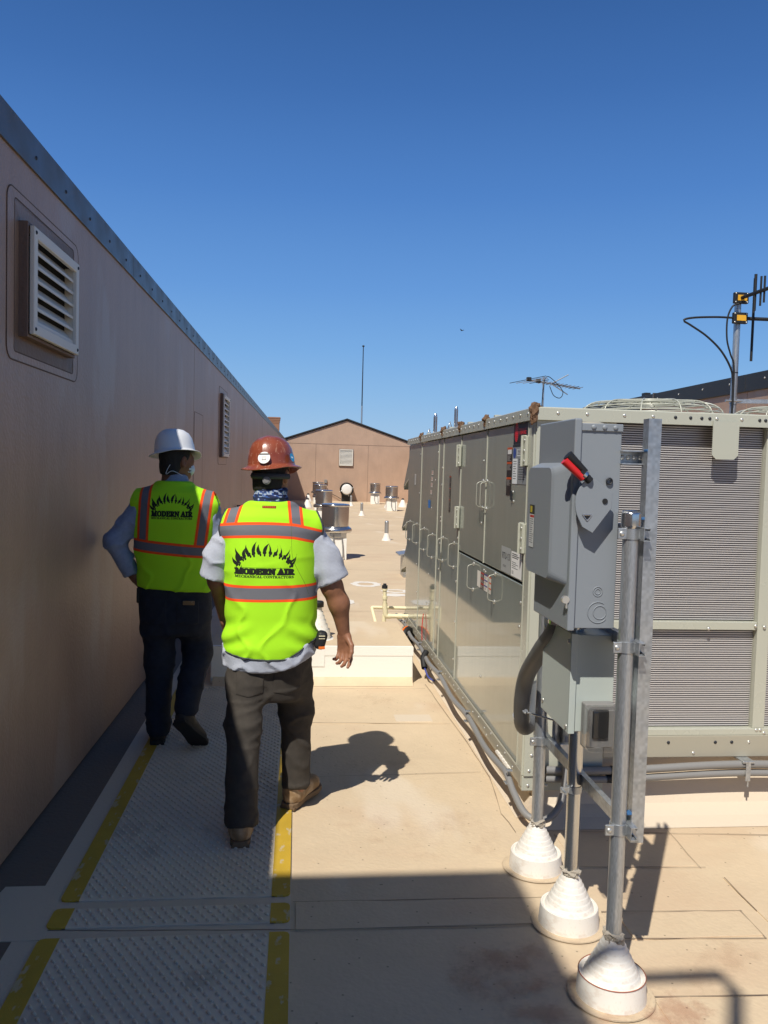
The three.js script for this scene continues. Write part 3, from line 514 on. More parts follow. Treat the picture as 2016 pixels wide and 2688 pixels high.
function strutGeo(len) {     // open channel 41 mm, along z, open side up/down as turned later; centred
  const w = .0205, t = .003, l = .009; const o = [[-w, -w], [w, -w], [w, w], [w - l, w], [w - l, w - t * 2.2], [w - l + t, w - t * 2.2], [w - l + t, w - t], [w - t, w - t], [w - t, -w + t], [-w + t, -w + t], [-w + t, w - t], [-w + l - t, w - t], [-w + l - t, w - t * 2.2], [-w + l, w - t * 2.2], [-w + l, w], [-w, w]];
  return slab(o, 'z', -len / 2, len / 2);
}
for (const [y, nm] of [[1.475, 0], [1.122, 1], [.545, 2]]) {
  const g = strutGeo(1.0); g.scale(1, .52, 1); g.rotateZ(-Math.PI / 2); g.translate(PX + .031, y, -2.91); part(frame, 'strut', g, M.galv);
  for (const z of [PZ[2], PZ[0]]) {
    const c = part(frame, 'pipe_clamp', merge([rod([PX, y - .017, z], [PX, y + .017, z], .0275, .0275, 20), bx(PX - .048, PX - .02, y - .017, y + .017, z + .012, z + .02, .002), bx(PX + .015, PX + .05, y - .015, y + .015, z + .018, z + .022, .001)]), M.galv);
    piece(c, 'bolt', boltGeo, M.bolt, [PX - .036, y, z + .02], ROT.pz);
  }
}
{ // upright strut and the slotted bracket that reaches to the switch
  const g = strutGeo(1.33); g.rotateX(Math.PI / 2); g.rotateY(Math.PI); g.translate(PX + .059, 1.165, -2.472); part(frame, 'upright_strut', g, M.galv);
  const b = part(frame, 'slotted_bracket', merge([bx(1.0, 1.09, 1.728, 1.732, -2.52, -2.48), bx(1.0, 1.09, 1.688, 1.692, -2.52, -2.48), bx(1.0, 1.09, 1.688, 1.732, -2.524, -2.52)]), M.galv);
  for (let i = 0; i < 4; i++) piece(b, 'slot_rivet', boltGeo, M.bolt, [1.015 + i * .02, 1.71, -2.52], ROT.pz);
  const g2 = strutGeo(1.1); g2.rotateX(Math.PI / 2); g2.translate(PX + .0685, 1.05, -3.28); part(frame, 'upright_strut', g2, M.galv);
  for (const [x, y] of [[1.078, 1.71], [1.066, 1.50], [1.066, .57]]) part(frame, 'spring_nut', bx(x - .012, x + .004, y + .018, y + .026, -2.478, -2.452, .002), M.blue);
}
const cond = thing('rigid_conduit', 'shiny rigid steel conduit rising from the middle boot into the pale box', 'conduit', [PX, 0, PZ[1]]);
part(cond, 'pipe', rod([PX, .17, PZ[1]], [PX, .80, PZ[1]], .0245, .0245, 24), M.conduit);
part(cond, 'pipe_clamp', merge([rod([PX, .495, PZ[1]], [PX, .52, PZ[1]], .028, .028, 20), bx(PX - .055, PX - .02, .497, .518, PZ[1] + .01, PZ[1] + .016, .001), rod([PX - .045, .5075, PZ[1] + .05], [PX - .045, .5075, PZ[1] - .01], .004)]), M.galv);
part(cond, 'coupling', rod([PX, .76, PZ[1]], [PX, .80, PZ[1]], .031, .031, 8), M.conduit);
const flat = thing('metal_cover_strip', 'flat bare metal wireway beside the middle conduit', 'wireway', [1.09, .4, -3.2]);
part(flat, 'channel', bx(1.12, 1.175, .40, .86, -3.22, -3.19, .003), M.conduit);
part(flat, 'bracket', bx(1.08, 1.125, .525, .565, -3.215, -3.195, .002), M.galv);

// safety switch: big grey box, door towards the walkway, lever on the side
const sw = thing('disconnect_switch', 'grey electrical disconnect switch with red and black lever', 'electrical box', [.93, 1.17, -2.66]);
part(sw, 'case', bx(.872, 1.004, 1.17, 1.795, -2.85, -2.50, .003), M.greyBox);
part(sw, 'case_lid', bx(.868, 1.006, 1.788, 1.812, -2.856, -2.494, .003), M.greyBox);
const door = part(sw, 'door', bx(.848, .872, 1.163, 1.826, -2.862, -2.488, .005), M.greyBox);
{ // raised field of the door with a slanted rim
  const o = [[-2.845, 1.31], [-2.845, 1.675], [-2.53, 1.675], [-2.53, 1.315]], P2 = [], r = .03;
  const g = new THREE.BufferGeometry(); const A = [[-2.85, 1.30], [-2.508, 1.30], [-2.508, 1.69], [-2.85, 1.69]], B = [[-2.836, 1.315], [-2.572, 1.315], [-2.572, 1.672], [-2.836, 1.672]];
  const rr = (q, rad) => { const s = []; const [[zl, yl], , [zr, yr]] = q; for (const [cz, cy, a] of [[zl + rad, yl + rad, Math.PI], [zr - rad, yl + rad, 1.5 * Math.PI], [zr - rad, yr - rad, 0], [zl + rad, yr - rad, .5 * Math.PI]]) for (let k = 0; k <= 5; k++) s.push([cz + rad * Math.cos(a + k / 10 * Math.PI), cy + rad * Math.sin(a + k / 10 * Math.PI)]); return s; };
  const a = rr(A, .02), b = rr(B, .03), pos = []; const n = a.length, xa = .850, xb = .806;
  const tri = (...p) => p.forEach((q) => pos.push(...q));
  const mid = a.map((p, i) => [p[0] + (b[i][0] - p[0]) * .82, p[1] + (b[i][1] - p[1]) * .82]), xm = .812;
  for (let i = 0; i < n; i++) { const j = (i + 1) % n; for (const [p, xp, q, xq] of [[a, xa, mid, xm], [mid, xm, b, xb]]) { tri([xp, p[i][1], p[i][0]], [xp, p[j][1], p[j][0]], [xq, q[j][1], q[j][0]]); tri([xp, p[i][1], p[i][0]], [xq, q[j][1], q[j][0]], [xq, q[i][1], q[i][0]]); } tri([xb, 1.49, -2.70], [xb, b[i][1], b[i][0]], [xb, b[j][1], b[j][0]]); }
  g.setAttribute('position', new THREE.Float32BufferAttribute(pos, 3)); g.computeVertexNormals(); part(door, 'raised_field', metricUV(g), M.greyBox);
}
sticker(door, -2.80, -2.745, 1.40, 1.545, (c, w, h) => { c.fillStyle = '#c9cac8'; c.fillRect(0, 0, w, h); c.fillStyle = '#2a2a24'; c.fillRect(0, 0, w, h * .22); c.fillStyle = '#b9a62a'; c.fillRect(w * .1, h * .03, w * .45, h * .15); c.fillStyle = '#b5332a'; c.fillRect(w * .1, h * .24, w * .85, h * .06); lines(c, w * .1, h * .33, w * .8, h * .6, 12, '#77777a', 31, .4); }, 'sticker', .8045);
part(door, 'hasp', merge([rod([.84, 1.262, -2.50], [.84, 1.262, -2.486], .012), rod([.843, 1.235, -2.49], [.843, 1.255, -2.49], .004)]), M.bolt);
{ // lever plate on the side towards the camera
  const arc = []; for (let i = 0; i <= 14; i++) { const a = Math.PI * (.60 + .62 * i / 14); arc.push([.925 + .078 * Math.cos(a), 1.565 + .088 * Math.sin(a)]); }
  const out = [[.889, 1.652], ...arc.slice(1, -1), [.872, 1.492], [.905, 1.474], [.962, 1.552], [.963, 1.598]].reverse();
  const hole = [[.871, 1.530], [.900, 1.530], [.886, 1.511]];
  const pl = part(sw, 'lever_plate', slab(out, 'z', -2.462, -2.455, .001, [hole]), M.greyBox);
  part(pl, 'pivot', rod([.94, 1.573, -2.5], [.94, 1.573, -2.452], .0085), M.black);
  part(pl, 'standoff', rod([.925, 1.565, -2.5], [.925, 1.565, -2.46], .02), M.greyBox);
  part(pl, 'rim', tube([[.871, 1.530, -2.4545], [.9, 1.530, -2.4545], [.886, 1.511, -2.4545], [.871, 1.530, -2.4545]], .0025, 30, 5, .05), M.alu);
  const dir = V(-.068, .060, 0).normalize(), bz = -2.452, L = (t) => [.883 + dir.x * t, 1.640 + dir.y * t, bz];
  const gripM = part(sw, 'lever', merge([rod(L(-.01), L(.035), .012, .013, 8), bx(.866, .89, 1.634, 1.652, -2.468, -2.448, .002)]), M.black);
  const g1 = rod(L(.02), L(.098), .0105, .0165, 10); part(gripM, 'grip', g1.clone().translate(.006, .006, 0), M.black);
  part(gripM, 'red_grip', rod(L(.012), L(.094), .010, .0135, 10).translate(-.008, -.008, .004), M.red);
  part(gripM, 'collar', rod(L(.012), L(.022), .0165, .0165, 10), M.alu);
  part(sw, 'ring_screw', (() => { const t = new THREE.TorusGeometry(.009, .003, 6, 16); t.translate(.967, 1.634, -2.494); return t; })(), M.steelDark);
  part(sw, 'knockout', merge([.0085, .015].map((r) => { const t = new THREE.TorusGeometry(r, .0016, 5, 28); t.translate(.946, 1.287, -2.4995); return t; })), M.greyBox);
  part(sw, 'knockout', merge([[.021, .955, 1.221], [.033, .949, 1.221]].map(([r, x, y]) => { const t = new THREE.TorusGeometry(r, .0017, 5, 36, r > .03 ? 4.6 : 6.3); if (r > .03) t.rotateZ(1.0); t.translate(x, y, -2.4995); return t; })), M.greyBox);
  part(sw, 'hub_fitting', lathe([[.05, 1.81], [.05, 1.818], [.035, 1.824], [0, 1.826]], 24, .94, 0, -2.62), M.base);
  for (const x of [.91, .945, .98]) piece(sw, 'rivet', boltGeo, M.greyBox, [x, 1.80, -2.494], ROT.pz);
}
const conn = thing('conduit_nipple', 'short pipe fittings between the two electrical boxes', 'pipe fitting', [.95, 1.13, -2.72]);
part(conn, 'nipple', rod([.95, 1.125, -2.7], [.95, 1.175, -2.7], .028), M.conduit);
part(conn, 'lock_ring', rod([.95, 1.135, -2.7], [.95, 1.15, -2.7], .038, .038, 8), M.alu);
const jb = thing('junction_box', 'pale green-grey junction box under the disconnect switch', 'electrical box', [.98, .8, -2.77]);
part(jb, 'case', bx(.918, 1.062, .80, 1.125, -2.92, -2.625, .003), M.paleBox);
const cov = part(jb, 'cover', merge([bx(.908, .918, .795, 1.13, -2.925, -2.618, .003), bx(.908, .93, .795, 1.13, -2.624, -2.616, .002)]), M.paleBox);
for (const [y, z] of [[.815, -2.64], [.83, -2.90], [1.1, -2.64], [1.1, -2.9]]) piece(cov, 'screw', boltGeo, M.bolt, [.908, y, z], ROT.nx);
const ol = thing('outlet_cover', 'clear plastic weatherproof bubble cover over a dark outlet on the pale box', 'outlet', [1.0, .83, -2.6]);
part(ol, 'back_box', bx(.952, 1.056, .757, .905, -2.625, -2.585, .006), M.flexGrey);
part(ol, 'receptacle', bx(.978, 1.032, .79, .885, -2.588, -2.576, .006), M.black);
const bub = part(ol, 'bubble', new RoundedBoxGeometry(.112, .152, .05, 3, .02).translate(1.004, .831, -2.556), M.clear);
part(bub, 'hinge_flange', bx(.944, .956, .77, .9, -2.59, -2.54, .004), M.clear);
const fx = thing('flexible_conduit', 'thick dark grey flexible conduit looping from the switch to the machine', 'conduit', [.96, .53, -3.3]);
part(fx, 'jacket', tube([[.925, 1.165, -2.79], [.925, 1.09, -2.85], [.928, .98, -3.02], [.942, .83, -3.24], [.955, .69, -3.34], [.985, .575, -3.42], [1.04, .54, -3.52], [1.11, .57, -3.65], [1.16, .64, -3.79]], .0335, 90, 16), M.flex);
part(fx, 'fitting', merge([rod([.925, 1.13, -2.79], [.925, 1.172, -2.79], .042, .042, 10), rod([1.155, .635, -3.775], [1.16, .64, -3.792], .046, .046, 12)]), M.alu);
part(fx, 'hose_clamp', rod([.967, .63, -3.385], [.979, .60, -3.405], .0355, .0355, 20), M.galv);
part(fx, 'clamp_bolt', merge([rod([.96, .66, -3.33], [1.075, .655, -3.20], .004), blob(.965, .665, -3.32, [.012, .012, .012], 5)]), M.galv);
part(unit, 'gas_fitting', merge([rod([1.30, .72, -3.786], [1.30, .72, -3.75], .028, .02, 10), blob(1.30, .735, -3.745, [.02, .016, .016], 6)]), M.alu);
part(unit, 'knob', merge([rod([1.33, .5, -3.786], [1.33, .5, -3.76], .016, .016, 8)]), M.black);
part(unit, 'wire_tag', bx(1.085, 1.087, .47, .62, -3.80, -3.765, .0005), M.boot);
// ---------------------------------------------------------------- people
// a field of distances is meshed on a grid (surface nets), so that limbs join smoothly
function nets(f, lo, hi, h) {
  const n = [0, 1, 2].map((k) => Math.ceil((hi[k] - lo[k]) / h) + 1), [nx, ny, nz] = n, val = new Float32Array(nx * ny * nz), id = new Int32Array(nx * ny * nz).fill(-1), pos = [], idx = [];
  const at = (i, j, k) => i + nx * (j + ny * k);
  for (let k = 0; k < nz; k++) for (let j = 0; j < ny; j++) for (let i = 0; i < nx; i++) val[at(i, j, k)] = f(lo[0] + i * h, lo[1] + j * h, lo[2] + k * h);
  const E = [[0, 1], [2, 3], [4, 5], [6, 7], [0, 2], [1, 3], [4, 6], [5, 7], [0, 4], [1, 5], [2, 6], [3, 7]], c = new Float32Array(8);
  for (let k = 0; k < nz - 1; k++) for (let j = 0; j < ny - 1; j++) for (let i = 0; i < nx - 1; i++) {
    let m = 0; for (let q = 0; q < 8; q++) { c[q] = val[at(i + (q & 1), j + ((q >> 1) & 1), k + (q >> 2))]; if (c[q] < 0) m++; }
    if (m === 0 || m === 8) continue;
    let x = 0, y = 0, z = 0, e = 0;
    for (const [a, b] of E) if ((c[a] < 0) !== (c[b] < 0)) { const t = c[a] / (c[a] - c[b]); x += (a & 1) + t * ((b & 1) - (a & 1)); y += ((a >> 1) & 1) + t * (((b >> 1) & 1) - ((a >> 1) & 1)); z += (a >> 2) + t * ((b >> 2) - (a >> 2)); e++; }
    id[at(i, j, k)] = pos.length / 3; pos.push(lo[0] + (i + x / e) * h, lo[1] + (j + y / e) * h, lo[2] + (k + z / e) * h);
  }
  const quad = (a, b, c2, d, fl) => { if (a < 0 || b < 0 || c2 < 0 || d < 0) return; if (fl) idx.push(a, c2, b, a, d, c2); else idx.push(a, b, c2, a, c2, d); };
  for (let k = 1; k < nz - 1; k++) for (let j = 1; j < ny - 1; j++) for (let i = 1; i < nx - 1; i++) {
    const s = val[at(i, j, k)] < 0;
    if (s !== (val[at(i + 1, j, k)] < 0)) quad(id[at(i, j - 1, k - 1)], id[at(i, j, k - 1)], id[at(i, j, k)], id[at(i, j - 1, k)], !s);
    if (s !== (val[at(i, j + 1, k)] < 0)) quad(id[at(i - 1, j, k - 1)], id[at(i - 1, j, k)], id[at(i, j, k)], id[at(i, j, k - 1)], !s);
    if (s !== (val[at(i, j, k + 1)] < 0)) quad(id[at(i - 1, j - 1, k)], id[at(i, j - 1, k)], id[at(i, j, k)], id[at(i - 1, j, k)], !s);
  }
  const g = new THREE.BufferGeometry(); g.setAttribute('position', new THREE.Float32BufferAttribute(pos, 3)); g.setIndex(idx); g.computeVertexNormals(); return g;
}
function clothUV(g, w) {                                    // wraps uv round the limb in metres
  g = g.toNonIndexed(); const p = g.attributes.position, n = g.attributes.normal, uv = new Float32Array(p.count * 2);
  for (let i = 0; i < p.count; i += 3) { const nx = Math.abs(n.getX(i)) > Math.abs(n.getZ(i)); for (let k = i; k < i + 3; k++) { uv[k * 2] = nx ? p.getZ(k) : p.getX(k); uv[k * 2 + 1] = p.getY(k); } }
  g.setAttribute('uv', new THREE.BufferAttribute(uv, 2)); return g;
}
function n3(x, y, z, s) {                                   // smooth noise in space, -1..1
  const ix = Math.floor(x), iy = Math.floor(y), iz = Math.floor(z), fx = x - ix, fy = y - iy, fz = z - iz, u = fx * fx * (3 - 2 * fx), v = fy * fy * (3 - 2 * fy), w = fz * fz * (3 - 2 * fz);
  const h = (a, b, c) => hash(ix + a + (iz + c) * 131, iy + b, s);
  const l = (a, b, t) => a + (b - a) * t;
  return 2 * l(l(l(h(0, 0, 0), h(1, 0, 0), u), l(h(0, 1, 0), h(1, 1, 0), u), v), l(l(h(0, 0, 1), h(1, 0, 1), u), l(h(0, 1, 1), h(1, 1, 1), u), v), w) - 1;
}
const crease = (v) => { const t = Math.max(0, .34 - Math.abs(v)) / .34; return t * t; };
const ridge = (v) => 1 - 2 * Math.abs(v);
function cap(x, y, z, a, b, ra, rb) {
  const bx_ = b[0] - a[0], by = b[1] - a[1], bz = b[2] - a[2], px = x - a[0], py = y - a[1], pz = z - a[2];
  let t = (px * bx_ + py * by + pz * bz) / (bx_ * bx_ + by * by + bz * bz); t = t < 0 ? 0 : t > 1 ? 1 : t;
  return Math.hypot(px - bx_ * t, py - by * t, pz - bz * t) - (ra + (rb - ra) * t);
}
function ell(x, y, z, c, r) { const X = (x - c[0]), Y = (y - c[1]), Z = (z - c[2]), k0 = Math.hypot(X / r[0], Y / r[1], Z / r[2]), k1 = Math.hypot(X / (r[0] * r[0]), Y / (r[1] * r[1]), Z / (r[2] * r[2])); return k1 < 1e-9 ? -Math.min(...r) : k0 * (k0 - 1) / k1; }
const smin = (a, b, k) => { const h = Math.max(k - Math.abs(a - b), 0) / k; return Math.min(a, b) - h * h * k * .25; };
const smax = (a, b, k) => -smin(-a, -b, k);
function chain(x, y, z, pts, k) { let d = 9; for (let i = 0; i < pts.length - 1; i++) d = smin(d, cap(x, y, z, pts[i], pts[i + 1], pts[i][3], pts[i + 1][3]), k); return d; }
function profile(rows) {                                    // stacked ellipses: y, centre x, centre z, half width, half depth
  return (x, y, z) => {
    let i = 0; while (i < rows.length - 2 && rows[i + 1][0] < y) i++;
    const a = rows[i], b = rows[i + 1]; let t = (y - a[0]) / (b[0] - a[0]); t = t < 0 ? 0 : t > 1 ? 1 : t; t = t * t * (3 - 2 * t) * .5 + t * .5;
    const L = (k) => a[k] + (b[k] - a[k]) * t, A = L(3), B = L(4), X = Math.abs((x - L(1)) / A), Z = Math.abs((z - L(2)) / B);
    const r = Math.pow(Math.pow(X, 2.3) + Math.pow(Z, 2.3), 1 / 2.3), d = (r - 1) * Math.min(A, B) * .92;
    const top = y - rows[rows.length - 1][0], bot = rows[0][0] - y;
    return smax(d, Math.max(top, bot), .03);
  };
}
function handGeo(W, D, N, S, fingers, thumb) {              // wrist, along the hand, palm normal, thumb side
  const w = V(...W), d = V(...D).normalize(), s = V(...S), nrm = V(...N); nrm.addScaledVector(d, -nrm.dot(d)).normalize(); s.copy(new THREE.Vector3().crossVectors(nrm, d)).multiplyScalar(Math.sign(new THREE.Vector3().crossVectors(nrm, d).dot(s)) || 1);
  const P = (a, b, c) => w.clone().addScaledVector(d, a).addScaledVector(s, b).addScaledVector(nrm, c), A = (v, r) => [v.x, v.y, v.z, r];
  const chains = []; const rows = [];
  [[.030, 1.0], [.010, 1.08], [-.010, 1.02], [-.029, .82]].forEach(([o, L], i) => {
    const c = []; let p = P(.085 - Math.abs(o) * .12, o, .002), ang = 0; rows.push([A(P(.02, o * .72, 0), .0145), A(p, .0125)]);
    c.push(A(p, .0105)); [.043, .026, .021].forEach((l, k) => { ang += fingers[i][k]; p = p.clone().addScaledVector(d, Math.cos(ang) * l * L).addScaledVector(nrm, Math.sin(ang) * l * L).addScaledVector(s, o * .12 * (k ? .2 : 1)); c.push(A(p, [.0095, .0085, .0072][k])); }); chains.push(c);
  });
  { const c = []; let p = P(.022, .022, .006); c.push(A(p, .0155)); let q = P(.055, .047, .016 + .01 * thumb); c.push(A(q, .0125)); q = P(.084, .052, .026 + .016 * thumb); c.push(A(q, .0105)); q = P(.106, .047, .036 + .022 * thumb); c.push(A(q, .0085)); chains.push(c); }
  const wristC = [A(P(-.05, 0, 0), .030), A(P(.0, 0, 0), .0255), A(P(.03, 0, 0), .020)];
  const f = (x, y, z) => { let m = chain(x, y, z, wristC, .01); for (const [a, b] of rows) m = smin(m, cap(x, y, z, a, b, a[3], b[3]), .018); for (const c of chains) m = smin(m, chain(x, y, z, c, .004), .007); return m; };
  const lo = [9, 9, 9], hi = [-9, -9, -9]; for (const c of [...chains, wristC]) for (const p of c) for (let k = 0; k < 3; k++) { lo[k] = Math.min(lo[k], p[k] - .045); hi[k] = Math.max(hi[k], p[k] + .045); }
  return nets(f, lo, hi, .0034);
}
function headGeo(c, yaw, tilt, ears) {                      // local head: face towards -z, centre of the skull at the origin
  const f = (x, y, z) => {
    let d = ell(x, y, z, [0, .02, .012], [.076, .098, .095]);
    d = smin(d, ell(x, y, z, [0, -.045, -.035], [.058, .07, .062]), .05);
    d = smin(d, ell(x, y, z, [0, -.095, -.072], [.028, .022, .026]), .03);
    d = smin(d, ell(x, y, z, [0, .002, -.072], [.056, .03, .02]), .03);
    d = smax(d, -ell(x, y, z, [.031, -.008, -.098], [.018, .012, .016]), .012); d = smax(d, -ell(x, y, z, [-.031, -.008, -.098], [.018, .012, .016]), .012);
    d = smin(d, ell(x, y, z, [.031, -.008, -.082], [.012, .011, .011]), .004); d = smin(d, ell(x, y, z, [-.031, -.008, -.082], [.012, .011, .011]), .004);
    d = smin(d, cap(x, y, z, [0, .0, -.088], [0, -.036, -.108], .009, .013), .014);
    d = smin(d, ell(x, y, z, [0, -.066, -.090], [.024, .006, .010]), .008); d = smin(d, ell(x, y, z, [0, -.079, -.088], [.021, .006, .010]), .008);
    for (const s of [-1, 1]) { const X = x * s; let e = ell(X, y, z, [.079, -.012, .012], [.010, .033, .020]); e = smax(e, -ell(X, y, z, [.088, -.012, .006], [.008, .022, .011]), .005); d = smin(d, e, .008); }
    d = smin(d, cap(x, y, z, [0, -.03, .025], [0, -.16, .03], .058, .062), .03);
    return d;
  };
  const g = nets(f, [-.12, -.2, -.15], [.12, .14, .14], .0042);
  return g;
}
function hairField(x, y, z, low, grow) {
  let d = ell(x, y, z, [0, .02, .014], [.081 + grow, .103 + grow, .101 + grow]); d = smin(d, ell(x, y, z, [0, -.06, .05], [.066, .06, .052]), .03);
  d = smax(d, low - y + Math.max(0, .04 - z) * 1.5, .012); d += .0022 * n3(x * 160, y * 60, z * 160, 77); return d;
}
function place(g, c, yaw, tilt, roll = 0) { g.applyMatrix4(new THREE.Matrix4().makeRotationFromEuler(new THREE.Euler(tilt, yaw, roll, 'YXZ'))); g.translate(...c); return g; }

function shoe(person, heel, dirv, up, mUp, mSole, len = .295) {  // heel point on the sole, direction to the toe
  const d = V(...dirv).normalize(), u0 = V(...up), r = new THREE.Vector3().crossVectors(u0, d).normalize(), u = new THREE.Vector3().crossVectors(d, r);
  const f = (x, y, z) => {        // local: x side, y up, z towards the toe
    let m = ell(x, y, z, [0, .055, .05], [.042, .062, .056]); m = smin(m, ell(x, y, z, [0, .05, .13], [.046, .05, .08]), .04); m = smin(m, ell(x, y, z, [.002, .042, .225], [.048, .042, .066]), .04);
    m = smin(m, cap(x, y, z, [0, .06, .055], [0, .15, .04], .047, .046), .03); m = smax(m, .02 - y, .008); m = smax(m, y - .116, .01);
    return m + .0012 * n3(x * 60, y * 60, z * 40, 9);
  };
  const M4 = new THREE.Matrix4().makeBasis(r, u, d).setPosition(V(...heel));
  const g = nets(f, [-.08, -.0, -.03], [.08, .18, .33], .0065); g.applyMatrix4(M4);
  const s = part(person, 'boot', clothUV(g), mUp);
  const o = []; const side = [[0, -.008], [.03, -.004], [.041, .02], [.042, .06], [.039, .10], [.046, .16], [.054, .215], [.046, .265], [.02, .294], [0, .297]]; for (const [a, b] of side) o.push([a, b]); for (const [a, b] of side.slice(1, -1).reverse()) o.push([-a * .97, b]);
  const sg = new THREE.ExtrudeGeometry(new THREE.Shape(o.map((p) => new THREE.Vector2(...p))), { depth: .018, bevelEnabled: true, bevelThickness: .004, bevelSize: .003, bevelSegments: 2 });
  sg.applyMatrix4(new THREE.Matrix4().makeBasis(V(1, 0, 0), V(0, 0, 1), V(0, 1, 0))); sg.translate(0, .004, 0); flip(sg); sg.applyMatrix4(M4); part(s, 'sole', metricUV(sg), mSole);
  const hg = new THREE.BoxGeometry(.078, .012, .07); hg.translate(0, -.0005 + .004, .03); hg.applyMatrix4(M4); part(s, 'heel', metricUV(hg), mSole);
}
function hardHat(person, c, yaw, tilt, roll, mat, rim) {
  const pro = [[0, .137], [.03, .135], [.055, .126], [.078, .108], [.092, .08], [.099, .045], [.102, .012], [.104, .004], [.114, .001], [.13, -.006], [.1325, -.0085], [.13, -.011], [.113, -.004], [.100, -.001], [.096, .012], [.09, .06], [.06, .115], [0, .13]];
  const g = new THREE.LatheGeometry(pro.map((p) => new THREE.Vector2(...p)), 56), p = g.attributes.position;
  for (let i = 0; i < p.count; i++) { let x = p.getX(i), y = p.getY(i), z = p.getZ(i); const rr = Math.hypot(x, z); if (y > .03) { const k = Math.exp(-(x * x) / .0006) * .007 + Math.exp(-((Math.abs(x) - .045) ** 2) / .0003) * .004; y += k * sstep(.03, .09, y); } x *= 1.05; z *= 1.2; if (rr > .112) y -= .018 * sstep(.6, 1, Math.abs(z) / .158) * (z < 0 ? 1.2 : .55); p.setXYZ(i, x, y, z); }
  g.computeVertexNormals(); return part(person, 'hard_hat', place(metricUV(g), c, yaw, tilt, roll), mat);
}
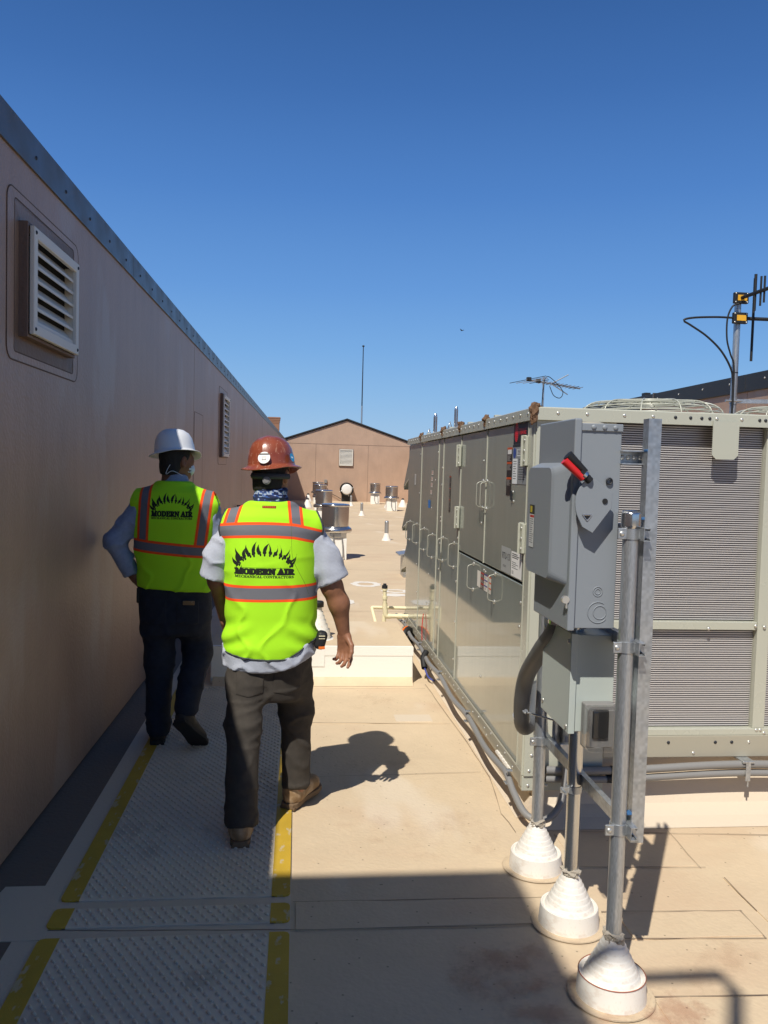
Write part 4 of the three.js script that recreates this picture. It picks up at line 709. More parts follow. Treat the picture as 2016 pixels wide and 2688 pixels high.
// the printed back of the vests. y from y0 (bottom) to y1 (top), x from -.3 to .3 metres, back in the left half of the sheet
function vestSheet(y0, y1, kind) {
  return canvas(2048, 1024, (c, W, H) => {
    const X = (x) => (x + .3) / .6 * 1024, Y = (y) => (y1 - y) / (y1 - y0) * H, s = 1024 / .6, sy = H / (y1 - y0);
    const lime = '#aef01c', org = '#ff5414', gry = '#6f7077';
    const r = rng(5); c.fillStyle = lime; c.fillRect(0, 0, W, H);
    for (let i = 0; i < 9000; i++) { c.fillStyle = `rgba(${r() > .5 ? '235,255,90' : '150,205,20'},.10)`; c.fillRect(r() * W, r() * H, 3 + r() * 5, 1.5); }
    const poly = (pts, col) => { c.fillStyle = col; c.beginPath(); pts.forEach((p, i) => (i ? c.lineTo(X(p[0]), Y(p[1])) : c.moveTo(X(p[0]), Y(p[1])))); c.closePath(); c.fill(); };
    const band = (y, drop, g2, o) => { const b = (a, d, col) => { c.fillStyle = col; c.beginPath(); const n = 40; for (let i = 0; i <= n; i++) { const x = -.3 + .6 * i / n; c.lineTo(X(x), Y(a + drop(x))); } for (let i = n; i >= 0; i--) { const x = -.3 + .6 * i / n; c.lineTo(X(x), Y(d + drop(x))); } c.fill(); }; b(y + g2 / 2 + o, y - g2 / 2 - o, org); b(y + g2 / 2, y - g2 / 2, gry); };
    const strap = (xt, xb, yt, yb, g2, o) => { for (const [h, col] of [[g2 / 2 + o, org], [g2 / 2, gry]]) poly([[xt - h, yt], [xt + h, yt], [xb + h, yb], [xb - h, yb]], col); };
    const flames = (cx, yb, w, h) => {           // an arch of flame tongues
      c.fillStyle = '#11180f'; const n = 15;
      for (let i = 0; i < n; i++) {
        const t = i / (n - 1) * 2 - 1, a = t * 1.42, bx0 = cx + Math.sin(a) * w * .46, by0 = yb + h * .06 + Math.cos(a) * h * .60, len = h * (.40 + .08 * ((i * 7) % 3 - 1)), wd = w * .030, lean = t * .75 + (i % 2 ? .25 : -.2);
        const ux = Math.sin(lean), uy = Math.cos(lean), px = uy, py = -ux, k = i < n / 2 ? 1 : -1, q = (u, v) => [X(bx0 + ux * u + px * v), Y(by0 + uy * u + py * v)];
        c.beginPath(); c.moveTo(...q(-h * .10, 0)); c.bezierCurveTo(...q(0, -wd * 1.5), ...q(len * .45, -wd * 1.5 * k - wd * .5), ...q(len, wd * 1.3 * k)); c.bezierCurveTo(...q(len * .62, wd * .1 * k), ...q(len * .3, wd * 1.5), ...q(-h * .10, 0)); c.fill();
        c.beginPath(); c.ellipse(...q(-h * .02, 0), wd * 1.05 * s, wd * .8 * s, a, 0, 7); c.fill();
        c.beginPath(); c.ellipse(...q(-h * .12, wd * .4 * k), wd * .5 * s, wd * .6 * s, 0, 0, 7); c.fill();
      }
    };
    const words = (t, cx, yb, h, w, weight, col, stroke) => { c.fillStyle = c.strokeStyle = col; c.textAlign = 'center'; c.textBaseline = 'alphabetic'; c.font = `bold ${Math.round(h * sy / .7)}px serif`; const m = c.measureText(t).width; c.save(); c.translate(X(cx), Y(yb)); c.scale(w * s / m, 1); c.lineWidth = stroke; c.lineJoin = 'miter'; if (stroke) c.strokeText(t, 0, 0); c.fillText(t, 0, 0); c.restore(); };
    if (kind === 1) {
      const cx = -.028;
      strap(-.135, -.190, 1.6, 1.38, .038, .013); strap(.085, .112, 1.6, 1.38, .038, .013);
      band(1.368, (x) => -.32 * (x + .02) ** 2 - (x > .1 ? (x - .1) * .12 : 0), .046, .012); band(1.085, (x) => .02 * x, .050, .012);
      flames(cx, 1.200, .270, .108); c.fillStyle = '#27400f'; c.fillRect(X(cx - .11), Y(1.2015), .22 * s, 2);
      words('MODERN AIR', cx, 1.172, .0225, .262, 1, '#11180f', 8); words('MECHANICAL CONTRACTORS', cx, 1.1555, .0105, .262, 1, '#22330f', 1.2);
      c.fillStyle = '#8a3a14'; c.fillRect(X(-.045), Y(1.475), .062 * s, .012 * sy); c.fillStyle = '#d9702a'; for (let i = 0; i < 7; i++) c.fillRect(X(-.041 + i * .0078), Y(1.472), 8, 5);
      c.strokeStyle = 'rgba(60,90,10,.8)'; c.lineWidth = 2; c.beginPath(); c.moveTo(X(.085), Y(1.40)); c.lineTo(X(.092), Y(1.27)); c.bezierCurveTo(X(.1), Y(1.2), X(.15), Y(1.16), X(.17), Y(1.08)); c.stroke();
    } else {
      strap(-.150, -.166, 1.7, 1.20, .040, .015); strap(.22, .158, 1.7, 1.18, .040, .015);
      band(1.182, (x) => -.09 * (x + .2), .046, .014);
      flames(0, 1.378, .232, .10); words('MODERN AIR', 0, 1.352, .027, .228, 1, '#11180f', 8); words('MECHANICAL CONTRACTORS', 0, 1.336, .0105, .228, 1, '#22330f', 1.2);
    }
  });
}
const skinTex = dataTex(256, .3, (u, v) => mul([.30, .135, .075], .8 + .4 * fbm(u, v, 16, 16, 4, 701)));
const trouserTex = dataTex(256, .22, (u, v) => mul([.050, .042, .034], .75 + .5 * fbm(u, v, 9, 9, 5, 711)));
const denimTex = dataTex(256, .25, (u, v) => mul([.014, .019, .034], .6 + .8 * fbm(u, v, 8, 8, 5, 721)));
const leatherTex = dataTex(256, .25, (u, v) => mix([.25, .155, .075], [.38, .27, .165], sstep(.4, .7, fbm(u, v, 6, 6, 5, 731))));
const shirtTex = dataTex(256, .04, (u, v) => { const st = .5 + .5 * Math.sin(u * 2 * Math.PI * 9); return mul(mix([.32, .36, .45], [.62, .64, .71], st), .9 + .15 * fbm(u, v, 6, 6, 3, 741)); });
const blueShirtTex = dataTex(256, .2, (u, v) => mul([.26, .31, .43], .85 + .3 * fbm(u, v, 12, 12, 4, 751)));
const hatTex = dataTex(512, .4, (u, v) => { const a = fbm(u, v, 8, 8, 5, 761), sc = fbm(u, v, 50, 12, 3, 763), sp = hash(Math.floor(u * 170), Math.floor(v * 170), 3); let k = mix([.21, .042, .018], [.31, .078, .034], a); k = mix(k, [.55, .30, .20], .5 * sstep(.66, .8, sc)); if (sp > .992) k = mix(k, [.7, .5, .4], .6); return k; });
const gaiterTex = dataTex(128, .09, (u, v) => { const n = fbm(u, v, 5, 9, 3, 771); return n > .56 ? [.42, .48, .60] : n > .48 ? [.03, .09, .34] : [.012, .02, .07]; });
const PM = {
  skin: std([1, 1, 1], .5, 0, { map: skinTex }), skin2: std([.62, .55, .5], .5, 0, { map: skinTex }), hair: std([.012, .010, .009], .75), trousers: std([1, 1, 1], .9, 0, { map: trouserTex, bumpMap: weave, bumpScale: .0006 }), denim: std([1, 1, 1], .9, 0, { map: denimTex, bumpMap: weave, bumpScale: .0006 }),
  leather: std([1, 1, 1], .75, 0, { map: leatherTex }), sole: std([.16, .105, .06], .8), darkLeather: std([.035, .028, .022], .7), darkSole: std([.02, .018, .016], .85),
  shirt: std([1, 1, 1], .9, 0, { map: shirtTex, bumpMap: weave, bumpScale: .0005 }), blueShirt: std([1, 1, 1], .9, 0, { map: blueShirtTex, bumpMap: weave, bumpScale: .0005 }),
  gaiter: std([1, 1, 1], .85, 0, { map: gaiterTex }), hatBrown: phys([1, 1, 1], .32, 0, { map: hatTex, clearcoat: .4, clearcoatRoughness: .2 }), hatWhite: std([.72, .73, .75], .35), mask: std([.7, .75, .8], .9), piping: std([.05, .055, .06], .8), belt: std([.02, .016, .012], .7),
};
function person(o) {
  const t = thing('person', o.label, 'person', o.base, 'people walking along the roof'), [BX, , BZ] = o.base, G = (g) => { g.translate(BX, 0, BZ); return g; };
  const torso = profile(o.torso), J = o.joints, legs = [J.legL, J.legR], arms = [J.armL, J.armR];
  const head = [o.head[0], o.head[1], o.head[2]];
  // the body itself, continuous from head to ankles
  const bodyF = (x, y, z) => {
    let d = torso(x, y, z) + .03;
    for (const l of legs) d = smin(d, chain(x, y, z, l.map((p) => [p[0], p[1], p[2], p[3] * .72]), .03), .06);
    for (const a of arms) d = smin(d, chain(x, y, z, a.map((p, i) => i ? p : [p[0] * .9, p[1] - .03, p[2], .045]), .03), .02);
    d = smin(d, cap(x, y, z, [o.neck[0], o.neck[1] - .12, o.neck[2]], o.neck, .075, .058), .05);
    return d;
  };
  const bits = [nets(bodyF, [-.5, .06, -.4], [.5, o.neck[1] + .1, .45], .0115), place(headGeo(), head, o.yaw, o.tilt || 0, o.roll || 0)];
  for (const h of o.hands) bits.push(handGeo(...h));
  const body = part(t, 'body', clothUV(G(mergeGeometries(bits.map((g) => { g.deleteAttribute('uv'); return g.toNonIndexed(); })))), o.skin);
  part(t, 'hair', clothUV(G(place(nets((x, y, z) => hairField(x, y, z, o.hairLow, 0), [-.13, -.13, -.14], [.13, .15, .16], .0048), head, o.yaw, o.tilt || 0, o.roll || 0))), PM.hair);
  // trousers
  const trF = (x, y, z) => {
    let d = smax(torso(x, y, z) - .006, y - o.waist, .02);
    for (const l of legs) d = smin(d, smax(chain(x, y, z, l, .04), l[l.length - 1][4] - y, .01), o.crotchK);
    if (d < .03 && d > -.03) d += .0035 * n3(x * 7, y * 5, z * 7, 31) - .0062 * crease(n3(x * 6 + y * 7, y * 9 - x * 6, z * 6, 37)) * sstep(.9, .7, y) - .0065 * crease(n3(x * 5 + y * 4, y * 20, z * 6, 35)) * sstep(.26, .1, y) - .006 * crease(n3(x * 6 - y * 7, y * 16, z * 5, 39)) * sstep(.2, .06, Math.abs(y - .52));
    return d;
  };
  const trousers = part(t, 'trousers', clothUV(G(nets(trF, [-.42, .02, -.42], [.42, o.waist + .03, .45], .0085))), o.trouserMat);
  for (const [px, py] of o.pockets || []) { const pf = (x, y, z) => { const d = trF(x, y, z); return smax(smax(d - .0028, Math.max(Math.abs(x - px) - .062, Math.abs(y - py) - .068 - .012 * (1 - Math.abs(x - px) / .062)), .003), Math.max(-(d + .006), .02 - z), .001); }; part(trousers, 'pocket', clothUV(G(nets(pf, [px - .09, py - .11, .0], [px + .09, py + .11, .25], .0048))), o.trouserMat); }
  if (o.patch) part(trousers, 'leather_patch', o.patch(), PM.leather);
  o.feet.forEach((f) => shoe(t, [f[0][0] + BX, f[0][1], f[0][2] + BZ], f[1], f[2], o.bootMat, o.soleMat));
  // shirt
  const shF = (x, y, z) => {
    let w = 0; { const out = Math.max(sstep(.185, .215, Math.abs(x - o.neck[0])), sstep(.03, .0, y - o.vestHem(x))); w = out * (-.009 * crease(n3(x * 8 + y * 11, y * 7 - x * 9, z * 9, 41)) + .0025 * n3(x * 26, y * 20, z * 26, 43)) + (1 - out) * .006; }
    let d = smax(torso(x, y, z) + w - .013 - .020 * sstep(.97, .80, y) * o.flare, o.shirtHem(x) - y, .006);
    o.sleeves.forEach((s) => { let e = chain(x, y, z, s.pts, .03) + w; const a = s.pts[s.pts.length - 2], b = s.pts[s.pts.length - 1], L = Math.hypot(b[0] - a[0], b[1] - a[1], b[2] - a[2]); e = smax(e, ((x - b[0]) * (b[0] - a[0]) + (y - b[1]) * (b[1] - a[1]) + (z - b[2]) * (b[2] - a[2])) / L, .006); d = smin(d, e, .03); });
    d = smin(d, smax(cap(x, y, z, [o.neck[0], o.neck[1] - .10, o.neck[2]], [o.neck[0], o.neck[1] + .02, o.neck[2] - .01], .092, .074), y - o.collarTop - (z - o.neck[2]) * .25, .01), .02);
    d = smax(d, -cap(x, y, z, [o.neck[0], o.neck[1] - .05, o.neck[2]], [o.neck[0], o.neck[1] + .1, o.neck[2]], .045, .066), .006);
    return d;
  };
  part(t, 'shirt', clothUV(G(nets(shF, [-.5, o.hemLow - .06, -.34], [.5, o.neck[1] + .1, .36], .0085))), o.shirtMat);
  // vest
  const armHole = (x, y, z) => { let m = 9; for (const a of arms) { const s = Math.sign(a[0][0] - o.neck[0]); m = Math.min(m, Math.max(cap(x, y, z, [a[0][0] + s * .072, a[0][1] + .03, a[0][2]], [a[0][0] + s * .078, a[0][1] - .24, a[0][2]], .066, .06), -(x - a[0][0]) * s - .06)); } return m; };
  const vestCore = (x, y, z) => {
    let d = torso(x, y, z) - .022 - .013 * sstep(.97, .82, y) * o.flare; for (const a of arms) d = smin(d, cap(x, y, z, [o.neck[0] + Math.sign(a[0][0] - o.neck[0]) * .08, a[0][1] + .015, a[0][2]], [a[0][0] * 1.0, a[0][1] + .005, a[0][2]], .078, .074), .05);
    d = smax(d, o.vestHem(x) - y, .008);
    d = smax(d, -armHole(x, y, z), .008);
    d = smax(d, -cap(x, y, z, [o.neck[0], o.neck[1] - .005, o.neck[2] - .012], [o.neck[0], o.neck[1] + .15, o.neck[2]], .083, .09), .006);
    return d;
  };
  const vF = (x, y, z) => { let d = vestCore(x, y, z); if (d < .03 && d > -.03) d += -.0062 * crease(n3(x * 6 + y * 7, y * 6 - x * 7, z * 6, 51)) * sstep(1.36, 1.05, y) + .0028 * n3(x * 9 + y * 5, y * 8, z * 9, 53) + o.vestFold(x, y, z); return d; };
  const vg = nets(vF, [-.34, o.vestLow - .03, -.3], [.34, o.neck[1] + .06, .32], .0072).toNonIndexed();
  { const p = vg.attributes.position, n = vg.attributes.normal, uv = new Float32Array(p.count * 2); for (let i = 0; i < p.count; i += 3) { const back = (n.getZ(i) + n.getZ(i + 1) + n.getZ(i + 2)) > -.3; for (let k = i; k < i + 3; k++) { const u = (p.getX(k) + .3) / .6; uv[k * 2] = back ? u * .5 : .72 + u * .1; uv[k * 2 + 1] = back ? (p.getY(k) - o.sheetY[0]) / (o.sheetY[1] - o.sheetY[0]) : .5; } } vg.setAttribute('uv', new THREE.BufferAttribute(uv, 2)); }
  const vest = part(t, 'vest', G(vg), new THREE.MeshStandardMaterial({ map: vestSheet(o.sheetY[0], o.sheetY[1], o.kind), roughness: .85, bumpMap: (() => { const b = weave.clone(); b.repeat.set(60, 60); b.needsUpdate = true; return b; })(), bumpScale: .0004 }));
  if (o.piping) {
    const pf = (x, y, z) => smax(smax(vF(x, y, z) - .0022, y - o.vestHem(x) - .009, .001), -(vF(x, y, z) + .018), .001);
    const pa = (x, y, z) => { const v = vF(x, y, z); return smax(smax(v - .0026, armHole(x, y, z) - .0095, .001), -(v + .018), .001); };
    part(vest, 'armhole_binding', clothUV(G(nets(pa, [-.34, 1.05, -.3], [.34, o.neck[1] + .06, .32], .0055))), PM.piping);
    part(vest, 'hem_piping', clothUV(G(nets(pf, [-.34, o.vestLow - .03, -.3], [.34, o.vestLow + .16, .32], .0055))), PM.piping);
  }
  hardHat(t, [BX + o.hat[0], o.hat[1], BZ + o.hat[2]], o.hatRot[0], o.hatRot[1], o.hatRot[2], o.hatMat);
  return { t, body, vest, G };
}
{ // first person: brown hard hat, grey trousers, short sleeves
  const armL = [[-.195, 1.375, .0, .062], [-.245, 1.12, -.02, .046], [-.225, .92, -.17, .030]], armR = [[.185, 1.375, .0, .062], [.278, 1.105, .015, .048], [.315, 1.02, .005, .046], [.343, .878, -.02, .029]];
  const P1 = person({
    label: 'person in a brown hard hat, lime vest and dark grey trousers striding on the walkway', base: [-.108, 0, -3.85], kind: 1, sheetY: [.70, 1.50],
    torso: [[.58, -.005, .0, .152, .12], [.72, 0, 0, .164, .134], [.84, .0, .0, .174, .146], [.98, .003, -.003, .182, .15], [1.12, .0, -.005, .182, .146], [1.26, -.005, 0, .186, .138], [1.36, -.01, .005, .178, .122], [1.42, -.01, .01, .145, .10], [1.47, -.01, .005, .085, .078]],
    joints: { armL, armR, legL: [[-.088, .86, .02, .094], [-.100, .66, .07, .086], [-.108, .48, .14, .074], [-.102, .09, .276, .068, .098]], legR: [[.088, .86, -.01, .094], [.108, .66, -.05, .086], [.128, .48, -.10, .074], [.135, .11, -.115, .066, .11]] },
    neck: [-.012, 1.505, -.012], head: [-.012, 1.618, -.035], yaw: -.35, tilt: -.05, hairLow: -.085, flare: 1, skin: PM.skin, hands: [[[.343, .878, -.02], [.12, -1, -.02], [-.55, 0, .83], [-1, 0, -.4], [[.32, .45, .3], [.42, .6, .45], [.5, .7, .5], [.55, .75, .55]], .5], [[-.225, .92, -.17], [.05, -.8, -.6], [1, 0, 0], [0, .5, -1], [[.4, .5, .4], [.5, .6, .4], [.5, .6, .4], [.5, .6, .4]], .5]],
    waist: .93, crotchK: .032, trouserMat: PM.trousers, pockets: [[-.082, .70], [.084, .70]], bootMat: PM.leather, soleMat: PM.sole,
    feet: [[[-.100, .012, .324], [-.04, 0, -1], [0, 1, 0]], [[.098, .012, -.075], [.48, .03, -.88], [0, 1, .03]]],
    shirtHem: (x) => .725 + (x > 0 ? .9 * x * x + .16 * x : .25 * x * x), hemLow: .70, collarTop: 1.535, shirtMat: PM.shirt,
    sleeves: [{ pts: [[-.16, 1.36, 0, .075], [-.235, 1.24, 0, .068], [-.262, 1.13, -.01, .072]] }, { pts: [[.15, 1.36, 0, .075], [.235, 1.24, .005, .072], [.288, 1.125, .01, .078]] }],
    vestHem: (x) => .785 + .45 * (x - .02) * (x - .02) + (x > .08 ? (x - .08) * .55 : 0), vestLow: .785, vestFold: (x, y, z) => .006 * Math.sin((y * 1.0 + Math.abs(x) * .55) * 62) * sstep(1.0, .9, y) * sstep(.8, .86, y) * sstep(.03, .16, Math.abs(x)),
    piping: true, hat: [-.012, 1.650, -.03], hatRot: [-.3, -.03, .08], hatMat: PM.hatBrown,
  });
  const t = P1.t, W = (x, y, z) => [x - .108, y, z - 3.85];
  const ga = nets((x, y, z) => { let d = cap(x, y, z, [-.012, 1.44, .0], [-.012, 1.555, -.005], .086, .076); d = smax(d, y - 1.558 + (z + .012) * .1, .008); d = smax(d, 1.47 - y, .008); return d + .004 * ridge(n3(x * 14, y * 55, z * 14, 61)); }, [-.13, 1.44, -.13], [.11, 1.6, .13], .005);
  part(t, 'neck_gaiter', clothUV(P1.G(ga)), PM.gaiter);
  // hat suspension and its round adjuster at the nape
  part(t, 'hat_strap', (() => { const g = new THREE.TorusGeometry(.09, .009, 6, 30, 2.2); g.scale(1, 1.15, 1.6); g.rotateX(Math.PI / 2); g.rotateY(-.45 + .0); g.translate(...W(-.012, 1.607, -.02)); return g; })(), PM.piping);
  part(t, 'adjuster_knob', merge([rod(W(-.028, 1.588, .072), W(-.030, 1.588, .092), .019, .017, 18), rod(W(-.03, 1.588, .09), W(-.03, 1.588, .095), .012, .012, 12)]), M.flexGrey);
  const disc = (x, y, z, r, nx, ny, nz, draw, nm) => { const g = new THREE.CircleGeometry(r, 24); g.applyQuaternion(new THREE.Quaternion().setFromUnitVectors(V(0, 0, 1), V(nx, ny, nz).normalize())); g.translate(...W(x, y, z)); part(t, nm, g, new THREE.MeshStandardMaterial({ map: canvas(128, 128, draw), roughness: .5 })); };
  disc(-.042, 1.690, .0965, .028, -.25, .36, 1, (c, w, h) => { c.fillStyle = '#eceae6'; c.fillRect(0, 0, w, h); c.fillStyle = '#2b2a29'; c.fillRect(0, h * .14, w, h * .13); c.fillStyle = '#8a8886'; c.fillRect(w * .3, h * .42, w * .4, h * .06); c.fillStyle = '#55534f'; c.font = 'bold 30px sans-serif'; c.textAlign = 'center'; c.fillText('444', w / 2, h * .74); }, 'round_sticker');
  disc(.083, 1.695, .04, .02, 1, .35, .5, (c, w, h) => { c.fillStyle = '#3c9fd0'; c.fillRect(0, 0, w, h); c.fillStyle = '#e6f1f5'; c.fillRect(w * .3, h * .4, w * .4, h * .2); }, 'round_sticker');
  const tool = part(t, 'tape_measure', new RoundedBoxGeometry(.05, .085, .06, 3, .02).rotateZ(-.25).translate(...W(.232, .865, .085)), M.black);
  for (const [y, h, m] of [[.888, .004, M.pvc], [.876, .003, M.pvc], [.834, .012, M.orange]]) part(tool, 'grip_line', bx(...[-.014, .014].map((a) => a + .236 - .108), y - h / 2, y + h / 2, -3.85 + .1, -3.85 + .1165, .001), m);
}
{ // second person: white hard hat, jeans, long sleeves, left hand at the pocket
  const armL = [[-.205, 1.425, 0, .062], [-.340, 1.185, .045, .046], [-.215, .975, .02, .032]], armR = [[.205, 1.42, 0, .062], [.262, 1.15, -.01, .046], [.215, .95, -.16, .031]];
  const P2 = person({
    label: 'person in a white hard hat, lime vest and dark jeans walking beside the wall', base: [-.705, 0, -4.95], kind: 2, sheetY: [.85, 1.57],
    torso: [[.66, 0, 0, .165, .12], [.80, .01, 0, .19, .135], [.92, .01, 0, .19, .135], [1.04, .005, 0, .185, .13], [1.18, 0, 0, .195, .135], [1.32, 0, .005, .205, .135], [1.42, 0, .01, .195, .115], [1.48, -.005, .01, .15, .095], [1.53, -.008, .005, .085, .075]],
    joints: { armL, armR, legL: [[-.088, .90, 0, .100], [-.080, .50, .01, .080], [-.074, .10, .035, .068, .06]], legR: [[.092, .90, 0, .100], [.140, .54, -.03, .080], [.100, .26, .17, .068, .17]] },
    neck: [-.008, 1.565, -.01], head: [.0, 1.675, -.03], yaw: -.75, tilt: -.05, hairLow: -.095, flare: 0, skin: PM.skin2, hands: [[[-.215, .975, .02], [.55, -.8, -.2], [.8, .4, .1], [0, .2, -1], [[.5, .6, .4], [.5, .6, .4], [.5, .6, .4], [.5, .6, .4]], .4], [[.215, .95, -.16], [-.1, -.85, -.5], [-1, 0, 0], [0, .5, -1], [[.5, .6, .4], [.5, .6, .4], [.5, .6, .4], [.5, .6, .4]], .4]],
    waist: 1.0, crotchK: .05, trouserMat: PM.denim, pockets: [[-.085, .80], [.095, .80]], bootMat: PM.darkLeather, soleMat: PM.darkSole, patch: () => bx(-.705 + .07, -.705 + .135, .845, .868, -4.95 + .138, -4.95 + .150, .002).rotateZ(0),
    feet: [[[-.072, .012, .085], [-.1, 0, -1], [0, 1, 0]], [[.075, .195, .265], [.36, -.62, -.55], [0, .62, -.75]]],
    shirtHem: () => .99, hemLow: .96, collarTop: 1.585, shirtMat: PM.blueShirt,
    sleeves: [{ pts: [[-.17, 1.41, 0, .078], [-.335, 1.195, .045, .058], [-.24, 1.0, .03, .046]] }, { pts: [[.17, 1.405, 0, .078], [.258, 1.16, -.01, .066], [.225, .97, -.13, .05]] }],
    vestHem: (x) => .925 - .05 * x, vestLow: .905, vestFold: () => 0, piping: false, hat: [-.012, 1.715, -.025], hatRot: [-.75, -.04, .20], hatMat: PM.hatWhite,
  });
  const t = P2.t;
  const W = (x, y, z) => [x - .705, y, z - 4.95];
  part(t, 'ear_loop', tube([W(-.02, 1.655, .065), W(-.04, 1.615, .075), W(-.045, 1.59, .072), W(-.01, 1.61, .078), W(.045, 1.585, .062)], .0018, 30, 5), PM.mask);
  part(t, 'face_mask', clothUV(P2.G(place(nets((x, y, z) => smax(smax(ell(x, y, z, [0, -.05, -.05], [.066, .055, .068]), -ell(x, y, z, [0, -.05, -.045], [.062, .06, .062]), .003), z + .02, .01), [-.1, -.13, -.14], [.1, .04, .05], .005), [.0, 1.675, -.03], -.75, -.05))), PM.mask);
  part(t, 'phone_pouch', bx(-.705 - .205, -.705 - .185, .84, .93, -4.95 + .02, -4.95 + .07, .006), M.black);
}
// ---------------------------------------------------------------- things farther off on the roof
const fan0 = thing('exhaust_fan', 'spun aluminium exhaust fan on a white curb, largest in its row, cord hanging down', 'exhaust fan', [0, 0, 0], 'exhaust fans on white curbs');
part(fan0, 'curb', bx(-.21, .21, 0, .385, -.21, .21, .008), M.whiteMembrane);
part(fan0, 'neck', bx(-.2, .2, .385, .49, -.2, .2, .006), M.alu);
part(fan0, 'wind_band', lathe([[.19, .48], [.285, .488], [.305, .50], [.31, .53], [.30, .565], [.27, .585], [.25, .60], [.24, .60]], 44), M.alu);
const drum = part(fan0, 'drum', lathe([[.24, .60], [.25, .605], [.25, .965], [.24, .97]], 44), M.alu);
part(drum, 'lid', lathe([[.238, .955], [.259, .96], [.262, .985], [.255, 1.0], [.2, 1.012], [0, 1.018]], 44), M.alu);
part(fan0, 'hinge_box', bx(-.1, .1, .42, .48, .2, .235, .004), M.galv);
part(fan0, 'power_cord', tube([[-.03, .46, .225], [-.03, .3, .24], [-.01, .15, .25], [.05, .04, .27], [.13, .03, .27], [.14, .2, .235], [.12, .40, .225]], .012, 40, 7), M.flexGrey);
part(fan0, 'turnbuckle', rod([-.03, .2, .246], [-.03, .36, .234], .016), M.galv);
fan0.position.set(.71, 0, -15.15);
for (const [x, z, a, l] of [[.80, -24.6, .05, 'aluminium exhaust fan standing directly behind the largest one of its row'], [.92, -32.8, -.05, 'third aluminium exhaust fan of the row along the brown wall'], [.97, -38.6, .1, 'last aluminium exhaust fan of the row, under the wall junction box'], [3.80, -33.2, .03, 'aluminium exhaust fan on a tall white curb beside the air conditioner hoods'], [3.73, -39.6, -.04, 'aluminium exhaust fan on a white curb close to the gable wall past the round fan']]) copyOf(fan0, [x, 0, z], a, l);
const vp0 = thing('vent_pipe', 'galvanized vent pipe in a white cone boot near the air conditioner', 'vent pipe', [0, 0, 0], 'vent pipes standing on the far roof');
part(vp0, 'boot', lathe([[.115, 0], [.10, .03], [.085, .06], [.06, .14], [.055, .165], [.05, .17]], 28), M.boot);
part(vp0, 'pipe', rod([0, .15, 0], [0, .43, 0], .048, .048, 16), M.galv);
part(vp0, 'pipe_cap', lathe([[.048, .425], [.05, .44], [.03, .46], [0, .465]], 16), M.galv);
vp0.position.set(2.11, 0, -19.25);
for (const [x, z, l] of [[2.31, -29.4, 'galvanized vent pipe in a white cone boot in the middle of the far roof'], [2.42, -37, 'galvanized vent pipe in a white cone boot under the round wall fan']]) copyOf(vp0, [x, 0, z], 0, l);
const cb0 = thing('cone_boot', 'white cone boot between the brown wall and the third exhaust fan', 'pipe boot', [0, 0, 0], 'bare cone boots near the far wall');
part(cb0, 'boot', lathe([[.2, 0], [.19, .05], [.12, .2], [.06, .33], [.05, .34]], 24), M.boot);
part(cb0, 'cap', lathe([[.062, .32], [.062, .37], [.03, .40], [0, .40]], 16), M.black);
cb0.position.set(.45, 0, -34.6);
copyOf(cb0, [.55, 0, -40.8], 0, 'white cone boot in the corner by the far wall'); copyOf(cb0, [3.98, 0, -35.8], 0, 'white cone boot behind the fan with the tall curb'); copyOf(cb0, [4.75, 0, -37], 0, 'white cone boot between the two lone fans and the black coped wall');
const rf2 = thing('round_wall_fan', 'round white wall fan with black ring low on the gable wall', 'wall fan', [2.49, .6, -41.6]);
part(rf2, 'ring', lathe([[.27, 0], [.33, .0], [.34, .05], [.34, .42], [.3, .42], [.27, .1]], 40).rotateX(Math.PI / 2).translate(2.49, .62, -41.98), M.black);
part(rf2, 'cap', lathe([[.27, .36], [.265, .42], [.2, .45], [0, .46]], 36).rotateX(Math.PI / 2).translate(2.49, .62, -41.96), std([.72, .72, .70], .5));
for (let i = 0; i < 4; i++) { const a = i * Math.PI / 2 + .3; part(rf2, 'bracket', rod([2.49 + Math.cos(a) * .25, .62 + Math.sin(a) * .25, -41.54], [2.49 + Math.cos(a) * .36, .62 + Math.sin(a) * .36, -41.54], .012), M.alu); }
part(rf2, 'stand', bx(2.25, 2.73, 0, .32, -41.98, -41.75, .01), M.black);
const wj = thing('wall_junction_box', 'small grey junction box with drooping black cable on the gable wall', 'junction box', [1.43, 1.0, -41.95]);
part(wj, 'box', bx(1.36, 1.5, .9, 1.08, -42, -41.9, .01), M.flexGrey);
part(wj, 'cable', tube([[1.43, .9, -41.94], [1.5, .65, -41.93], [1.75, .38, -41.92], [2.0, .25, -41.9], [2.25, .1, -41.88]], .016, 40, 6), M.black);
const mb = thing('metal_access_box', 'grey sheet metal access box on the roof past the air conditioner hoods', 'metal box', [1.62, 0, -12.6]);
part(mb, 'case', bx(1.66, 2.1, 0, .32, -13.0, -12.6, .006), M.galv);
part(mb, 'lid', slab([[1.58, .34], [2.15, .42], [2.15, .44], [1.58, .36]], 'z', -13.02, -12.56), M.galv);

